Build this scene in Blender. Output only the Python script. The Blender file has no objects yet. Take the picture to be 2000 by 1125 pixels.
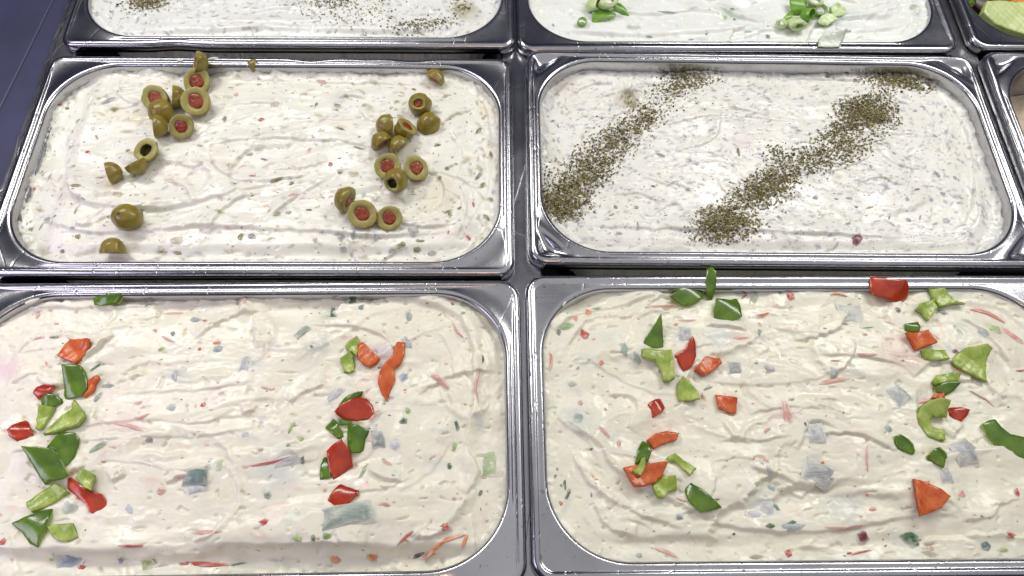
import bpy, math, random
import numpy as np
from mathutils import Vector, Matrix
from mathutils.geometry import delaunay_2d_cdt

# ------------------------------------------------------------------ camera
S = bpy.context.scene
FPX, RX, RY, RZ, CX, CY, CZ = 1467.8, .471732, -.019948, -.01253, -.016948, -.306595, .403497
Rm = Matrix.Rotation(RZ, 3, 'Z') @ Matrix.Rotation(RY, 3, 'Y') @ Matrix.Rotation(RX, 3, 'X')
cam = bpy.data.objects.new('camera', bpy.data.cameras.new('camera'))
S.collection.objects.link(cam); S.camera = cam
cam.matrix_world = Matrix.Translation((CX, CY, CZ)) @ Rm.to_4x4()
cam.data.sensor_width = 36; cam.data.lens = FPX / 2000 * 36
cam.data.clip_start = .01; cam.data.clip_end = 50

# ------------------------------------------------------------------ world + lamps (indoor display case), plus an added lavender fill
w = bpy.data.worlds.new('World'); S.world = w; w.use_nodes = True
nt = w.node_tree; bg = nt.nodes['Background']
tc = nt.nodes.new('ShaderNodeTexCoord'); sep = nt.nodes.new('ShaderNodeSeparateXYZ')
nt.links.new(tc.outputs['Generated'], sep.inputs[0])
rp = nt.nodes.new('ShaderNodeValToRGB'); nt.links.new(sep.outputs['Z'], rp.inputs[0])
rp.color_ramp.elements[0].position = .45; rp.color_ramp.elements[0].color = (.030, .033, .066, 1)
rp.color_ramp.elements[1].position = .97; rp.color_ramp.elements[1].color = (.11, .11, .135, 1)
nt.links.new(rp.outputs[0], bg.inputs[0]); bg.inputs[1].default_value = 1.0

def area(name, loc, target, sx, sy, power, col, spread=180):
    l = bpy.data.lights.new(name, 'AREA'); l.shape = 'RECTANGLE'; l.size = sx; l.size_y = sy
    l.energy = power; l.color = col; l.spread = math.radians(spread)
    o = bpy.data.objects.new(name, l); S.collection.objects.link(o)
    o.location = loc; d = Vector(target) - Vector(loc)
    o.rotation_euler = d.to_track_quat('-Z', 'Y').to_euler(); return o
area('ceiling_lamp', (.55, -.48, .85), (.55, -.48, 0), 2.1, 1.6, 5.1, (.985, .985, .975))
area('tube_lamp_left', (-.42, .30, .62), (-.20, -.04, 0), .52, .11, 3.35, (1, .975, .925))
area('tube_lamp_right', (.48, .30, .62), (.26, -.04, 0), .54, .11, 3.35, (1, .975, .925))
area('warm_lamp', (-.02, -.75, .75), (0, -.05, 0), .16, .05, .35, (1, .55, .28))
area('lavender_veil_fill', (-.62, -.30, .30), (-.36, -.19, 0), .36, .26, .34, (.84, .74, 1), 80)  # added light, imitates the lavender reflection veil of the glass at lower left

S.view_settings.view_transform = 'Standard'; S.view_settings.look = 'None'
S.view_settings.exposure = 0; S.view_settings.gamma = 1
S.render.engine = 'CYCLES'

COL = S.collection
rng = np.random.default_rng(7); random.seed(7)
MM = .001

def ray(px, py):
    d = Rm @ Vector((px - 1000, -(py - 562.5), -FPX)); return d
def unp(px, py, z=0.0):
    d = ray(px, py); t = (z - CZ) / d.z
    return Vector((CX + t * d.x, CY + t * d.y, z))
def unp_plane(px, py, p0, n):
    d = ray(px, py); C = Vector((CX, CY, CZ)); t = (p0 - C).dot(n) / d.dot(n); return C + d * t

# ------------------------------------------------------------------ noise (numpy)
_perm = np.random.default_rng(3).permutation(512)
_perm = np.concatenate([_perm, _perm, _perm])
def perlin(x, y, seed=0):
    x = np.asarray(x, float) + seed * 17.13; y = np.asarray(y, float) + seed * 9.71
    xi = np.floor(x).astype(int); yi = np.floor(y).astype(int); xf = x - xi; yf = y - yi
    u = xf * xf * xf * (xf * (xf * 6 - 15) + 10); v = yf * yf * yf * (yf * (yf * 6 - 15) + 10)
    def g(ix, iy, dx, dy):
        h = _perm[_perm[ix & 511] + (iy & 511)] * (2 * math.pi / 512)
        return np.cos(h) * dx + np.sin(h) * dy
    a = g(xi, yi, xf, yf); b = g(xi + 1, yi, xf - 1, yf); c = g(xi, yi + 1, xf, yf - 1); d = g(xi + 1, yi + 1, xf - 1, yf - 1)
    return 1.5 * ((a * (1 - u) + b * u) * (1 - v) + (c * (1 - u) + d * u) * v)
def sst(a, b, x):
    t = np.clip((x - a) / (b - a), 0, 1); return t * t * (3 - 2 * t)

# ------------------------------------------------------------------ materials
def mat(name):
    m = bpy.data.materials.new(name); m.use_nodes = True
    return m, m.node_tree, m.node_tree.nodes['Principled BSDF']
def N(nt, t, **k):
    n = nt.nodes.new(t)
    for a, b in k.items():
        if hasattr(n, a): setattr(n, a, b)
        else: n.inputs[a].default_value = b
    return n
def noise(nt, scale, detail=4, rough=.6, stretch=None, coord='Object'):
    t = N(nt, 'ShaderNodeTexCoord'); mp = N(nt, 'ShaderNodeMapping')
    nt.links.new(t.outputs[coord], mp.inputs[0])
    if stretch: mp.inputs['Scale'].default_value = stretch
    n = N(nt, 'ShaderNodeTexNoise'); n.inputs['Scale'].default_value = scale
    n.inputs['Detail'].default_value = detail; n.inputs['Roughness'].default_value = rough
    nt.links.new(mp.outputs[0], n.inputs['Vector']); return n
def ramp(nt, src, stops):
    r = N(nt, 'ShaderNodeValToRGB'); nt.links.new(src, r.inputs[0])
    e = r.color_ramp.elements
    while len(e) < len(stops): e.new(.5)
    for i, (p, c) in enumerate(stops):
        e[i].position = p; e[i].color = (*c, 1) if not isinstance(c, (int, float)) else (c, c, c, 1)
    return r
def bump(nt, p, src, strength, dist, prev=None):
    b = N(nt, 'ShaderNodeBump'); b.inputs['Strength'].default_value = strength; b.inputs['Distance'].default_value = dist
    nt.links.new(src, b.inputs['Height'])
    if prev: nt.links.new(prev.outputs[0], b.inputs['Normal'])
    nt.links.new(b.outputs[0], p.inputs['Normal']); return b

def steel(name, base=(.51, .51, .535), ro=(.17, .28), stretch=(6, 90, 90)):
    m, t, p = mat(name)
    p.inputs['Metallic'].default_value = 1
    n1 = noise(t, 9, 6, .65); c = ramp(t, n1.outputs[0], [(.3, tuple(x * .72 for x in base)), (.62, base)])
    # small dried specks and water marks on the steel
    n4 = noise(t, 320, 2, .5); sp = ramp(t, n4.outputs[0], [(.67, 0), (.72, .9)])
    mx = N(t, 'ShaderNodeMix', data_type='RGBA'); t.links.new(sp.outputs[0], mx.inputs[0])
    t.links.new(c.outputs[0], mx.inputs[6]); mx.inputs[7].default_value = (.30, .29, .30, 1)
    t.links.new(mx.outputs[2], p.inputs['Base Color'])
    n2 = noise(t, 16, 8, .7); r = ramp(t, n2.outputs[0], [(.3, ro[0]), (.7, ro[1])])
    t.links.new(r.outputs[0], p.inputs['Roughness'])
    n3 = noise(t, 14, 5, .7, stretch); b = bump(t, p, n3.outputs[0], .08, .0003)
    n5 = noise(t, 26, 3, .5); b2 = bump(t, p, n5.outputs[0], .10, .0015, b)
    vo = N(t, 'ShaderNodeTexVoronoi'); vo.feature = 'DISTANCE_TO_EDGE'; vo.inputs['Scale'].default_value = 34
    tt = N(t, 'ShaderNodeTexCoord'); mp = N(t, 'ShaderNodeMapping'); mp.inputs['Scale'].default_value = (1, .35, 1); mp.inputs['Rotation'].default_value = (0, 0, .6)
    t.links.new(tt.outputs['Object'], mp.inputs[0]); t.links.new(mp.outputs[0], vo.inputs['Vector'])
    rr = ramp(t, vo.outputs['Distance'], [(0, 0), (.012, 1)]); bump(t, p, rr.outputs[0], .22, .0003, b2)
    return m
M_STEEL = steel('pan_steel'); M_BAR = steel('bar_steel', (.46, .46, .49), (.16, .30), (90, 6, 90))

def cream_mat():
    m, t, p = mat('cream_cheese')
    a = N(t, 'ShaderNodeVertexColor', layer_name='Col'); n = noise(t, 60, 5, .6)
    r = ramp(t, n.outputs[0], [(.3, (.93, .925, .90)), (.7, (1, 1, 1))])
    mx = N(t, 'ShaderNodeMix', data_type='RGBA', blend_type='MULTIPLY'); mx.inputs[0].default_value = 1
    t.links.new(a.outputs[0], mx.inputs[6]); t.links.new(r.outputs[0], mx.inputs[7]); t.links.new(mx.outputs[2], p.inputs['Base Color'])
    n0 = noise(t, 45, 4, .5); r0 = ramp(t, n0.outputs[0], [(.35, .20), (.65, .42)]); t.links.new(r0.outputs[0], p.inputs['Roughness'])
    p.inputs['Subsurface Weight'].default_value = .45
    p.inputs['Subsurface Radius'].default_value = (1, .85, .6); p.inputs['Subsurface Scale'].default_value = .0032
    n2 = noise(t, 150, 6, .62, (.6, 1.2, 1)); b = bump(t, p, n2.outputs[0], .12, .0010)
    n3 = noise(t, 700, 4, .6, (.5, 1.4, 1)); bump(t, p, n3.outputs[0], .12, .0004, b)
    return m
M_CREAM = cream_mat()

def bit_mat():
    m, t, p = mat('mixed_in_bit')
    a = N(t, 'ShaderNodeVertexColor', layer_name='Col'); n = noise(t, 420, 4, .6, (.45, 1.6, 1))
    r = ramp(t, n.outputs[0], [(.50, 0), (.72, .45)])
    mx = N(t, 'ShaderNodeMix', data_type='RGBA'); t.links.new(r.outputs[0], mx.inputs[0])
    t.links.new(a.outputs[0], mx.inputs[6]); mx.inputs[7].default_value = (.76, .73, .65, 1)
    t.links.new(mx.outputs[2], p.inputs['Base Color']); p.inputs['Roughness'].default_value = .38
    bump(t, p, n.outputs[0], .3, .0008); return m
M_BIT = bit_mat()
def scallion_bit():
    m, t, p = mat('scallion_bit'); a = N(t, 'ShaderNodeVertexColor', layer_name='Col')
    n = noise(t, 9, 3, .6, (.35, 2.6, 1), 'Generated'); r = ramp(t, n.outputs[0], [(.34, .82), (.52, 1), (.66, 1.08)])
    mx = N(t, 'ShaderNodeMix', data_type='RGBA', blend_type='MULTIPLY'); mx.inputs[0].default_value = 1
    t.links.new(a.outputs[0], mx.inputs[6]); t.links.new(r.outputs[0], mx.inputs[7])
    n2 = noise(t, 380, 3, .6); r2 = ramp(t, n2.outputs[0], [(.54, 0), (.70, .45)])
    m2 = N(t, 'ShaderNodeMix', data_type='RGBA'); t.links.new(r2.outputs[0], m2.inputs[0]); t.links.new(mx.outputs[2], m2.inputs[6]); m2.inputs[7].default_value = (.76, .73, .65, 1)
    t.links.new(m2.outputs[2], p.inputs['Base Color']); p.inputs['Roughness'].default_value = .3; bump(t, p, n.outputs[0], .4, .0008); return m
M_SCB = scallion_bit()
def herb_mat():
    m, t, p = mat('dried_oregano')
    a = N(t, 'ShaderNodeVertexColor', layer_name='Col'); t.links.new(a.outputs[0], p.inputs['Base Color'])
    p.inputs['Roughness'].default_value = .75; p.inputs['Specular IOR Level'].default_value = .25; return m
M_HERB = herb_mat()
def food(name, c1, c2, scale=90, ro=.28, sss=.15, bs=.18, coat=.0, streak=None):
    m, t, p = mat(name)
    n = noise(t, scale, 5, .6, streak); r = ramp(t, n.outputs[0], [(.32, c1), (.68, c2)])
    t.links.new(r.outputs[0], p.inputs['Base Color']); p.inputs['Roughness'].default_value = ro
    p.inputs['Subsurface Weight'].default_value = sss; p.inputs['Subsurface Radius'].default_value = (1, .7, .3)
    p.inputs['Subsurface Scale'].default_value = .002; p.inputs['Coat Weight'].default_value = coat; p.inputs['Coat Roughness'].default_value = .12
    n2 = noise(t, scale * 3, 4, .6, streak); bump(t, p, n2.outputs[0], bs, .0006); return m
MG_S = food('green_pepper_skin', (.035, .10, .005), (.14, .25, .012), 75, .24, .1, .3, .4)
MG_F = food('green_pepper_flesh', (.19, .31, .022), (.48, .56, .14), 110, .26, .3, .5, .1)
MR_S = food('red_pepper_skin', (.30, .014, .005), (.54, .055, .010), 75, .24, .08, .3, .4)
MR_F = food('red_pepper_flesh', (.50, .062, .010), (.72, .19, .045), 120, .26, .3, .5, .1)
MO_S = food('olive_skin', (.17, .125, .012), (.31, .24, .038), 130, .32, .12, .30, .15)
MO_C = food('olive_cut_flesh', (.30, .26, .065), (.42, .37, .12), 220, .4, .2, .4)
MO_H = food('olive_hole', (.055, .045, .01), (.10, .08, .02), 200, .4, .1, .3)
MP = food('pimento', (.18, .020, .004), (.38, .058, .010), 300, .25, .2, .6, .3)
MS_G = food('scallion_green', (.09, .26, .015), (.30, .50, .09), 90, .3, .1, .25, .1, (1, 1, 6))
MS_L = food('scallion_pale', (.45, .62, .22), (.72, .80, .52), 120, .3, .4, .25, .1, (1, 1, 6))
M_WHS = food('scallion_white', (.50, .56, .48), (.68, .72, .64), 120, .3, .4, .3, .2, (1, 1, 3))
M_CUC = food('cucumber_flesh', (.42, .52, .16), (.62, .70, .34), 60, .35, .3, .4, .1)
M_CAR = food('carrot_flesh', (.70, .20, .02), (.82, .33, .05), 120, .4, .2, .4)
M_PINK = food('tuna_salad', (.50, .40, .30), (.68, .58, .46), 90, .5, .3, 1.0)
def flat(name, c, ro=.6, nscale=20, var=.25, spec=.5):
    m, t, p = mat(name); n = noise(t, nscale, 6, .65)
    r = ramp(t, n.outputs[0], [(.3, tuple(x * (1 - var) for x in c)), (.7, tuple(x * (1 + var) for x in c))])
    t.links.new(r.outputs[0], p.inputs['Base Color']); p.inputs['Roughness'].default_value = ro
    p.inputs['Specular IOR Level'].default_value = spec; bump(t, p, n.outputs[0], .2, .001); return m
M_NAVY = flat('navy_liner', (.030, .032, .085), .5, 18, .3)
M_WELL = flat('well_black', (.006, .006, .010), .6)

# ------------------------------------------------------------------ mesh helpers
def tag(o, label=None, cat=None, group=None, kind=None):
    for k, v in (('label', label), ('category', cat), ('group', group), ('kind', kind)):
        if v: o[k] = v
    return o
def mesh_obj(name, V, F, m, parent=None, cols=None, smooth=True):
    me = bpy.data.meshes.new(name)
    V = np.asarray(V, float)
    if isinstance(F, np.ndarray):
        k = F.shape[1]
        me.vertices.add(len(V)); me.vertices.foreach_set('co', V.astype(np.float32).ravel())
        me.loops.add(F.size); me.loops.foreach_set('vertex_index', F.astype(np.int32).ravel())
        me.polygons.add(len(F)); me.polygons.foreach_set('loop_start', (np.arange(len(F)) * k).astype(np.int32))
        me.update(calc_edges=True)
    else: me.from_pydata(V.tolist(), [], F)
    if smooth: me.polygons.foreach_set('use_smooth', np.ones(len(me.polygons), bool))
    if cols is not None:
        ca = me.color_attributes.new('Col', 'FLOAT_COLOR', 'POINT')
        ca.data.foreach_set('color', np.c_[cols, np.ones(len(cols))].astype(np.float32).ravel())
    me.materials.append(m); me.update()
    o = bpy.data.objects.new(name, me); COL.objects.link(o); o.parent = parent; return o
def empty(name, loc, rz=0):
    o = bpy.data.objects.new(name, None); COL.objects.link(o); o.location = loc; o.rotation_euler = (0, 0, rz); o.empty_display_size = .02; return o
def box(V, F, x0, x1, y0, y1, z0, z1):
    b = len(V)
    V += [(x0, y0, z0), (x1, y0, z0), (x1, y1, z0), (x0, y1, z0), (x0, y0, z1), (x1, y0, z1), (x1, y1, z1), (x0, y1, z1)]
    F += [[b + i for i in f] for f in ((0, 3, 2, 1), (4, 5, 6, 7), (0, 1, 5, 4), (1, 2, 6, 5), (2, 3, 7, 6), (3, 0, 4, 7))]

# ------------------------------------------------------------------ pans
HW, HH = 162.5, 88.0          # outer half size, mm
IW, IH, IR = 152.5, 78.0, 42.0
NC, NLX, NLY = 18, 60, 30
def rrect(hw, hh, r):
    """rounded rectangle, matched samples, counter-clockwise; returns Nx2"""
    r = max(r, .3); P = []
    cs = [(hw - r, hh - r, 0), (-hw + r, hh - r, 90), (-hw + r, -hh + r, 180), (hw - r, -hh + r, 270)]
    for i, (cx, cy, a0) in enumerate(cs):
        for k in range(NC + 1):
            a = math.radians(a0 + 90 * k / NC); P.append((cx + r * math.cos(a), cy + r * math.sin(a)))
        nx, ny, na = cs[(i + 1) % 4]; a = math.radians(a0 + 90); e = P[-1]
        an = math.radians(na); f = (nx + r * math.cos(an), ny + r * math.sin(an)); n = NLX if i % 2 == 0 else NLY
        for k in range(1, n): P.append((e[0] + (f[0] - e[0]) * k / n, e[1] + (f[1] - e[1]) * k / n))
    return np.array(P)
def make_pan(idx, x, y, rz, label, outer_r=11, emboss=False, bead=0.0, dents=(), ih=IH, iw=IW, depth=65, seed=0):
    root = empty('steel_pan', (x, y, 0), rz)
    tag(root, label, 'food pan', 'stainless steel food pans in the display')
    rings = []
    def O(d, z): rings.append((rrect(HW - d, HH - d, outer_r - d), z))
    def I(d, z): rings.append((rrect(iw + d, ih + d, IR + d), z))
    O(0.9, -8.0); O(0.0, -7.6); O(0.0, -4.5)
    for k in range(0, 7):
        a = math.radians(90 * k / 6); O(3.4 * (1 - math.cos(a)), -3.4 + 3.4 * math.sin(a))
    if bead: O(4.4, -.25 * bead); O(5.2, -bead)
    a0 = rrect(HW - (5.6 if bead else 4), HH - (5.6 if bead else 4), max(outer_r - 4, 4)); b0 = rrect(iw + 2.8, ih + 2.8, IR + 2.8)
    M = 14
    for k in range(M + 1):
        t = k / M; rings.append((a0 * (1 - t) + b0 * t, -bead - (1.0 if not bead else .2) * math.sin(math.pi * t) * (1 - bead * .5) - .0))
    for k in range(1, 7):
        a = math.radians(90 * k / 6); I(2.8 * (1 - math.sin(a)), -bead - 2.8 * (1 - math.cos(a)))
    I(-.2, -8); I(-.6, -20); I(-1.2, -depth + 10); I(-4, -depth + 3); I(-10, -depth); I(-40, -depth)
    n = len(rings[0][0]); V = []
    for P, z in rings:
        V.append(np.c_[P, np.full(len(P), z)])
    V = np.concatenate(V)
    # flange unevenness and dents
    fl = V[:, 2] > -9
    V[fl, 2] +=   .18 * perlin(V[fl, 0] * .02, V[fl, 1] * .03, seed + 2) + .03 * perlin(V[fl, 0] * .12, V[fl, 1] * .12, seed + 3)
    rr_ = np.maximum(abs(V[:, 0]) / HW, abs(V[:, 1]) / HH)
    for (side, c, wd, amt) in dents:
        if side == 'back': m_ = (V[:, 1] > HH - 5) & fl; q = V[:, 0]; V[m_, 1] -= amt * np.exp(-((q[m_] - c) / wd) ** 2); V[m_, 2] -= .5 * amt * np.exp(-((q[m_] - c) / wd) ** 2)
        if side == 'front': m_ = (V[:, 1] < -HH + 5) & fl; q = V[:, 0]; V[m_, 1] += amt * np.exp(-((q[m_] - c) / wd) ** 2)
        if side == 'right': m_ = (V[:, 0] > HW - 5) & fl; q = V[:, 1]; V[m_, 0] -= amt * np.exp(-((q[m_] - c) / wd) ** 2)
    if emboss:
        for sx in (-1, 1):
            for sy in (-1, 1):
                cx, cy = sx * (HW - 12.0), sy * (HH - 12.0)
                u = (V[:, 0] - cx) * sx; v = (V[:, 1] - cy) * sy
                # rounded triangle with its right angle at the pan corner
                e = np.maximum(-np.log(np.exp(-(u - 4.2) / -1.5) + np.exp(-(v - 4.2) / -1.5) + np.exp(((-u - v) / math.sqrt(2) - 3.9) / 1.5)) * -1.5, -9)
                f = sst(2.6, -2.2, e); V[:, 2] -= np.where(fl, 2.6 * f, 0)
                r_ = np.exp(-((e - 4.0) / 2.0) ** 2); V[:, 2] += np.where(fl & (V[:, 2] > -3), .5 * r_, 0)
    K = len(rings); j = np.arange(n); F = []
    for k in range(K - 1):
        a = k * n + j; b = k * n + (j + 1) % n
        F.append(np.stack([a, b, b + n, a + n], 1))
    F = np.concatenate(F)
    split = 0
    # rim and well are two parts of one pressed sheet
    nr = (3 + 7 + (2 if bead else 0) + M + 1 + 6)
    rim_f = F[: (nr - 1 + 1) * n]; well_f = F[(nr) * n:]
    Vm = V * MM
    rv = Vm[: (nr + 1) * n]; mesh_obj('rim', rv, rim_f, M_STEEL, root)
    wv = Vm[nr * n:]; wf = well_f - nr * n
    c = len(wv); wv = np.vstack([wv, [0, 0, -depth * MM]])
    last = (K - nr - 1) * n; faces = wf.tolist() + [[last + i, last + (i + 1) % n, c] for i in range(n)]
    mesh_obj('basin', wv, faces, M_STEEL, root)
    return root

PANS = {
 'A': dict(p=(-.1668, -.0033, -.0019), level=6.0, seed=11),
 'B': dict(p=(.1673, .0027, -.0096), level=10.5, seed=23),
 'C': dict(p=(-.1635, -.1831, .0046), level=5.5, seed=31),
 'D': dict(p=(.1641, -.1794, -.0018), level=4.0, seed=47),
 'E': dict(p=(-.1645, .1825, .0012), level=7.0, seed=53),
 'F': dict(p=(.1622, .1807, .0036), level=5.0, seed=61),
}
G = dict(p=(.4985, .1835, -.004)); Hh = dict(p=(.4995, .0035, -.012))
make_pan('A', *PANS['A']['p'], 'stainless steel pan of cream cheese topped with sliced stuffed olives', 10, dents=[('back', 20, 12, 1.6), ('back', 92, 14, 1.3), ('back', 60, 10, .5)], seed=1)
make_pan('B', *PANS['B']['p'], 'stainless steel pan with embossed corners holding the spread crossed by two oregano bands', 12, emboss=True, seed=2)
make_pan('C', *PANS['C']['p'], 'steel pan of vegetable cream cheese at the lower left, in front of the olive pan', 13, seed=3)
make_pan('D', *PANS['D']['p'], 'wide-flanged steel pan of vegetable cream cheese in front of the oregano pan', 12, bead=1.1, seed=4)
make_pan('E', *PANS['E']['p'], 'steel pan of herb cream cheese behind the olive pan, its front rim nicked', 9, dents=[('front', -82, 14, 1.6)], seed=5)
make_pan('F', *PANS['F']['p'], 'steel pan of scallion cream cheese behind the oregano pan', 11, bead=.5, seed=6)
make_pan('G', *G['p'], 'steel pan of cut cucumber and carrot in the far right corner', 12, bead=.5, seed=7)
make_pan('H', *Hh['p'], 'deep steel pan with embossed corners at the right edge, holding a pale tuna spread', 12, emboss=True, seed=8)

def to_local(k, X, Y):
    x, y, r = PANS[k]['p']; c, s = math.cos(r), math.sin(r); dx = X - x; dy = Y - y
    return (c * dx + s * dy) / MM, (-s * dx + c * dy) / MM
def to_world(k, u, v, z):
    x, y, r = PANS[k]['p']; c, s = math.cos(r), math.sin(r); u = u * MM; v = v * MM
    return Vector((x + c * u - s * v, y + s * u + c * v, z * MM))

# ------------------------------------------------------------------ cream surfaces
BASE = {'A': (.86, .85, .77), 'B': (.86, .85, .80), 'C': (.87, .845, .715), 'D': (.87, .845, .715), 'E': (.84, .85, .82), 'F': (.85, .87, .84)}
# folds left by the spatula: photograph pixels, height in mm, soft width, steep width; soft side is left of the travel direction
ST = {
'A': [([(190,200),(145,250),(130,300),(138,360),(165,395),(220,406),(300,408),(370,398),(440,380),(520,358)],2.6,9,1.0),
      ([(60,400),(100,432),(180,455),(300,450),(400,442),(500,446),(640,452),(720,462),(860,455)],2.0,6,1.1),
      ([(400,282),(480,272),(580,270),(680,278),(735,292)],1.2,5,.7),([(405,290),(430,335),(470,352),(540,350),(600,340)],1.2,5,.8),
      ([(515,430),(560,398),(600,368),(650,345)],1.4,4,.8),([(835,320),(862,350),(872,385),(850,425),(800,440)],1.4,6,1.0),
      ([(180,145),(240,132),(300,132),(350,140)],1.4,4,.8),([(940,180),(962,260),(960,350),(930,420),(860,470)],1.8,5,1.0),
      ([(205,215),(240,212),(275,202)],1.2,3,.6),([(330,275),(350,262),(385,272)],1.2,3,.6),([(450,150),(600,155),(760,160),(850,170)],.9,5,.7),
      ([(560,230),(650,235),(720,230)],.6,4,.6),([(440,210),(500,200),(560,205)],.8,4,.6),([(880,240),(905,300),(890,370)],.9,4,.8),([(915,230),(935,300),(920,390)],.9,3,.7)],
'B': [([(1195,380),(1250,377),(1278,390),(1298,394)],1.0,3,.5),([(1480,350),(1560,338),(1640,330),(1710,300)],.8,5,.6),([(1668,360),(1718,346),(1745,358),(1775,362)],.9,4,.5),
      ([(1850,190),(1890,260),(1905,340),(1895,420),(1860,455)],1.6,6,.9),([(1760,462),(1600,455),(1450,449),(1300,445),(1160,440)][::-1],1.6,6,.9),
      ([(1300,245),(1400,225),(1500,232),(1560,240)],.7,4,.6),([(1400,345),(1420,375),(1480,380)],.5,4,.6),([(1080,240),(1100,215),(1100,180)],.8,3,.7),
      ([(1540,150),(1640,152),(1700,158)],.8,4,.6),([(1620,220),(1700,260),(1790,262),(1830,290)],.6,4,.6),([(1090,200),(1150,165),(1210,160)],1.2,6,1.0),
      ([(1856,240),(1850,275),(1862,300)],1.6,3,.7)],
'C': [([(905,870),(925,800),(928,720),(918,650),(880,605),(800,582),(720,585)][::-1],2.4,5,1.3),([(600,634),(680,636),(740,650),(768,668)],1.2,5,.6),
      ([(498,610),(498,640),(502,680)],1.6,6,.8),([(40,600),(120,600),(200,598),(330,592),(470,572)],1.5,5,.8),([(520,585),(600,590),(700,580),(760,568)],1.5,4,1.0),
      ([(-40,1065),(40,1072),(150,1078),(290,1086),(400,1076),(450,1062),(560,1062),(650,1058),(760,1072),(900,1068)],3.2,10,1.1),
      ([(130,830),(200,828),(290,820),(380,828),(450,815),(520,812)],1.0,5,.6),([(160,860),(300,855),(420,850),(500,836)],1.0,4,.6),
      ([(230,770),(300,766),(400,762),(500,745)],.9,5,.6),([(835,728),(870,755),(885,800),(850,860)],1.5,4,.8),([(560,790),(600,765),(640,750)],1.6,4,.8),
      ([(860,650),(885,700),(890,740)],.9,4,.7),([(600,930),(700,900),(740,870)],.8,5,.6),([(780,960),(840,920),(880,860)],.8,5,.6),([(620,1045),(680,1040),(700,1050)],.8,4,.5),
      ([(200,900),(280,905),(330,918),(420,912)],.9,4,.5),([(560,870),(590,895),(620,900)],.8,3,.5),([(40,690),(150,675),(230,672)],.8,5,.6)],
'D': [([(1075,800),(1110,830),(1165,860),(1200,910),(1260,950),(1330,985),(1400,1015),(1480,1032),(1600,1036),(1690,1022),(1800,1003),(1870,1006)],2.0,9,1.0),
      ([(1080,645),(1130,610),(1220,590),(1290,570)],2.2,7,1.0),([(1600,692),(1700,700),(1770,716)],1.2,5,.6),([(1778,735),(1830,705),(1900,720),(1950,775)],2.0,5,.9),
      ([(1190,770),(1230,772),(1245,800),(1225,835)],1.8,5,.7),([(1405,865),(1425,860),(1500,858),(1560,850)],1.0,4,.6),([(1875,1015),(1925,1010),(1950,985),(1990,972)],1.3,4,.7),
      ([(1380,740),(1440,750),(1560,745),(1650,720)],.6,5,.6),([(1150,700),(1250,760),(1320,770)],.7,5,.6),([(1160,980),(1180,1020),(1240,1050)],1.6,7,1.0),
      ([(1540,830),(1600,820),(1700,815)],.7,5,.6),([(1860,900),(1900,860),(1960,840)],.8,5,.7),([(1390,900),(1450,895),(1500,905)],.7,4,.5),([(1500,640),(1600,650),(1650,640)],.6,5,.6),
      ([(1880,620),(1930,650),(1980,720)],1.6,5,.8),([(1120,880),(1150,940),(1240,1000),(1340,1030)],1.5,5,.9)],
'E': [([(230,62),(400,58),(600,55),(800,60),(900,50)],1.2,5,.9),([(300,40),(500,44),(700,40)],.8,5,.7)],
'F': [([(1100,60),(1250,66),(1400,60),(1550,55)],1.4,5,.8),([(1650,60),(1750,50),(1800,20)],2.0,5,.8),([(1200,30),(1320,25),(1380,10)],1.6,6,.7),([(1680,20),(1740,0)],1.4,4,.8),([(1690,35),(1760,10)],1.4,4,.8)],
}
# soft stains and buried bits showing through: px, py, radius px, colour, strength
TI = {
'A': [(850,385,34,(.76,.70,.46),.45),(865,360,18,(.76,.70,.46),.35),(215,222,22,(.78,.73,.55),.4),(270,232,18,(.7,.64,.35),.5),(590,388,10,(.80,.68,.74),.5),(665,190,18,(.72,.74,.74),.5),(785,350,24,(.78,.72,.45),.35),(220,365,14,(.6,.52,.25),.5),(950,215,16,(.75,.68,.5),.5),(515,500,20,(.7,.72,.7),.3)],
'B': [(1225,195,22,(.50,.47,.33),.8),(1230,178,12,(.35,.30,.18),.7),(1235,205,10,(.33,.28,.16),.7),(1450,275,22,(.80,.70,.70),.6),(1100,168,16,(.70,.60,.45),.5),(1440,285,10,(.75,.60,.6),.4),(1560,410,16,(.6,.62,.62),.4)],
'C': [(620,680,18,(.54,.57,.52),.6),(640,615,12,(.5,.58,.52),.5),(350,735,18,(.66,.70,.70),.5),(490,710,18,(.62,.66,.66),.5),(745,690,18,(.55,.42,.62),.5),(450,545,1,(.7,.7,.7),.1),(240,832,30,(.8,.60,.55),.35),(15,720,22,(.8,.55,.65),.5),(545,915,30,(.62,.66,.66),.5),(530,930,20,(.6,.6,.6),.3),(760,770,16,(.6,.62,.62),.4),(420,775,12,(.70,.50,.55),.4),(705,760,20,(.82,.62,.58),.3),(850,910,16,(.6,.62,.62),.3)],
'D': [(1765,690,34,(.72,.50,.44),.55),(1185,660,20,(.72,.74,.68),.5),(1400,660,22,(.66,.70,.72),.5),(1330,660,14,(.60,.64,.66),.5),(1530,810,20,(.78,.56,.58),.4),(1270,980,26,(.66,.66,.62),.3),(1130,820,26,(.66,.72,.66),.5),(1290,830,16,(.80,.66,.56),.4),(1270,830,12,(.8,.6,.5),.2),(1500,985,20,(.64,.68,.70),.5),(1650,990,24,(.70,.74,.76),.4),(1590,845,18,(.70,.72,.74),.5),(1650,870,22,(.82,.68,.66),.3),(1940,650,26,(.72,.58,.50),.3),(1880,640,18,(.6,.66,.6),.4),(1750,770,20,(.66,.72,.66),.4),(1150,700,18,(.7,.74,.7),.3)],
'E': [(905,20,24,(.42,.40,.24),.8),(930,30,14,(.6,.6,.55),.5)],
'F': [(1420,25,22,(.55,.66,.55),.5),(1660,30,24,(.66,.72,.70),.5),(1480,30,30,(.75,.80,.78),.3)],
}
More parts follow.
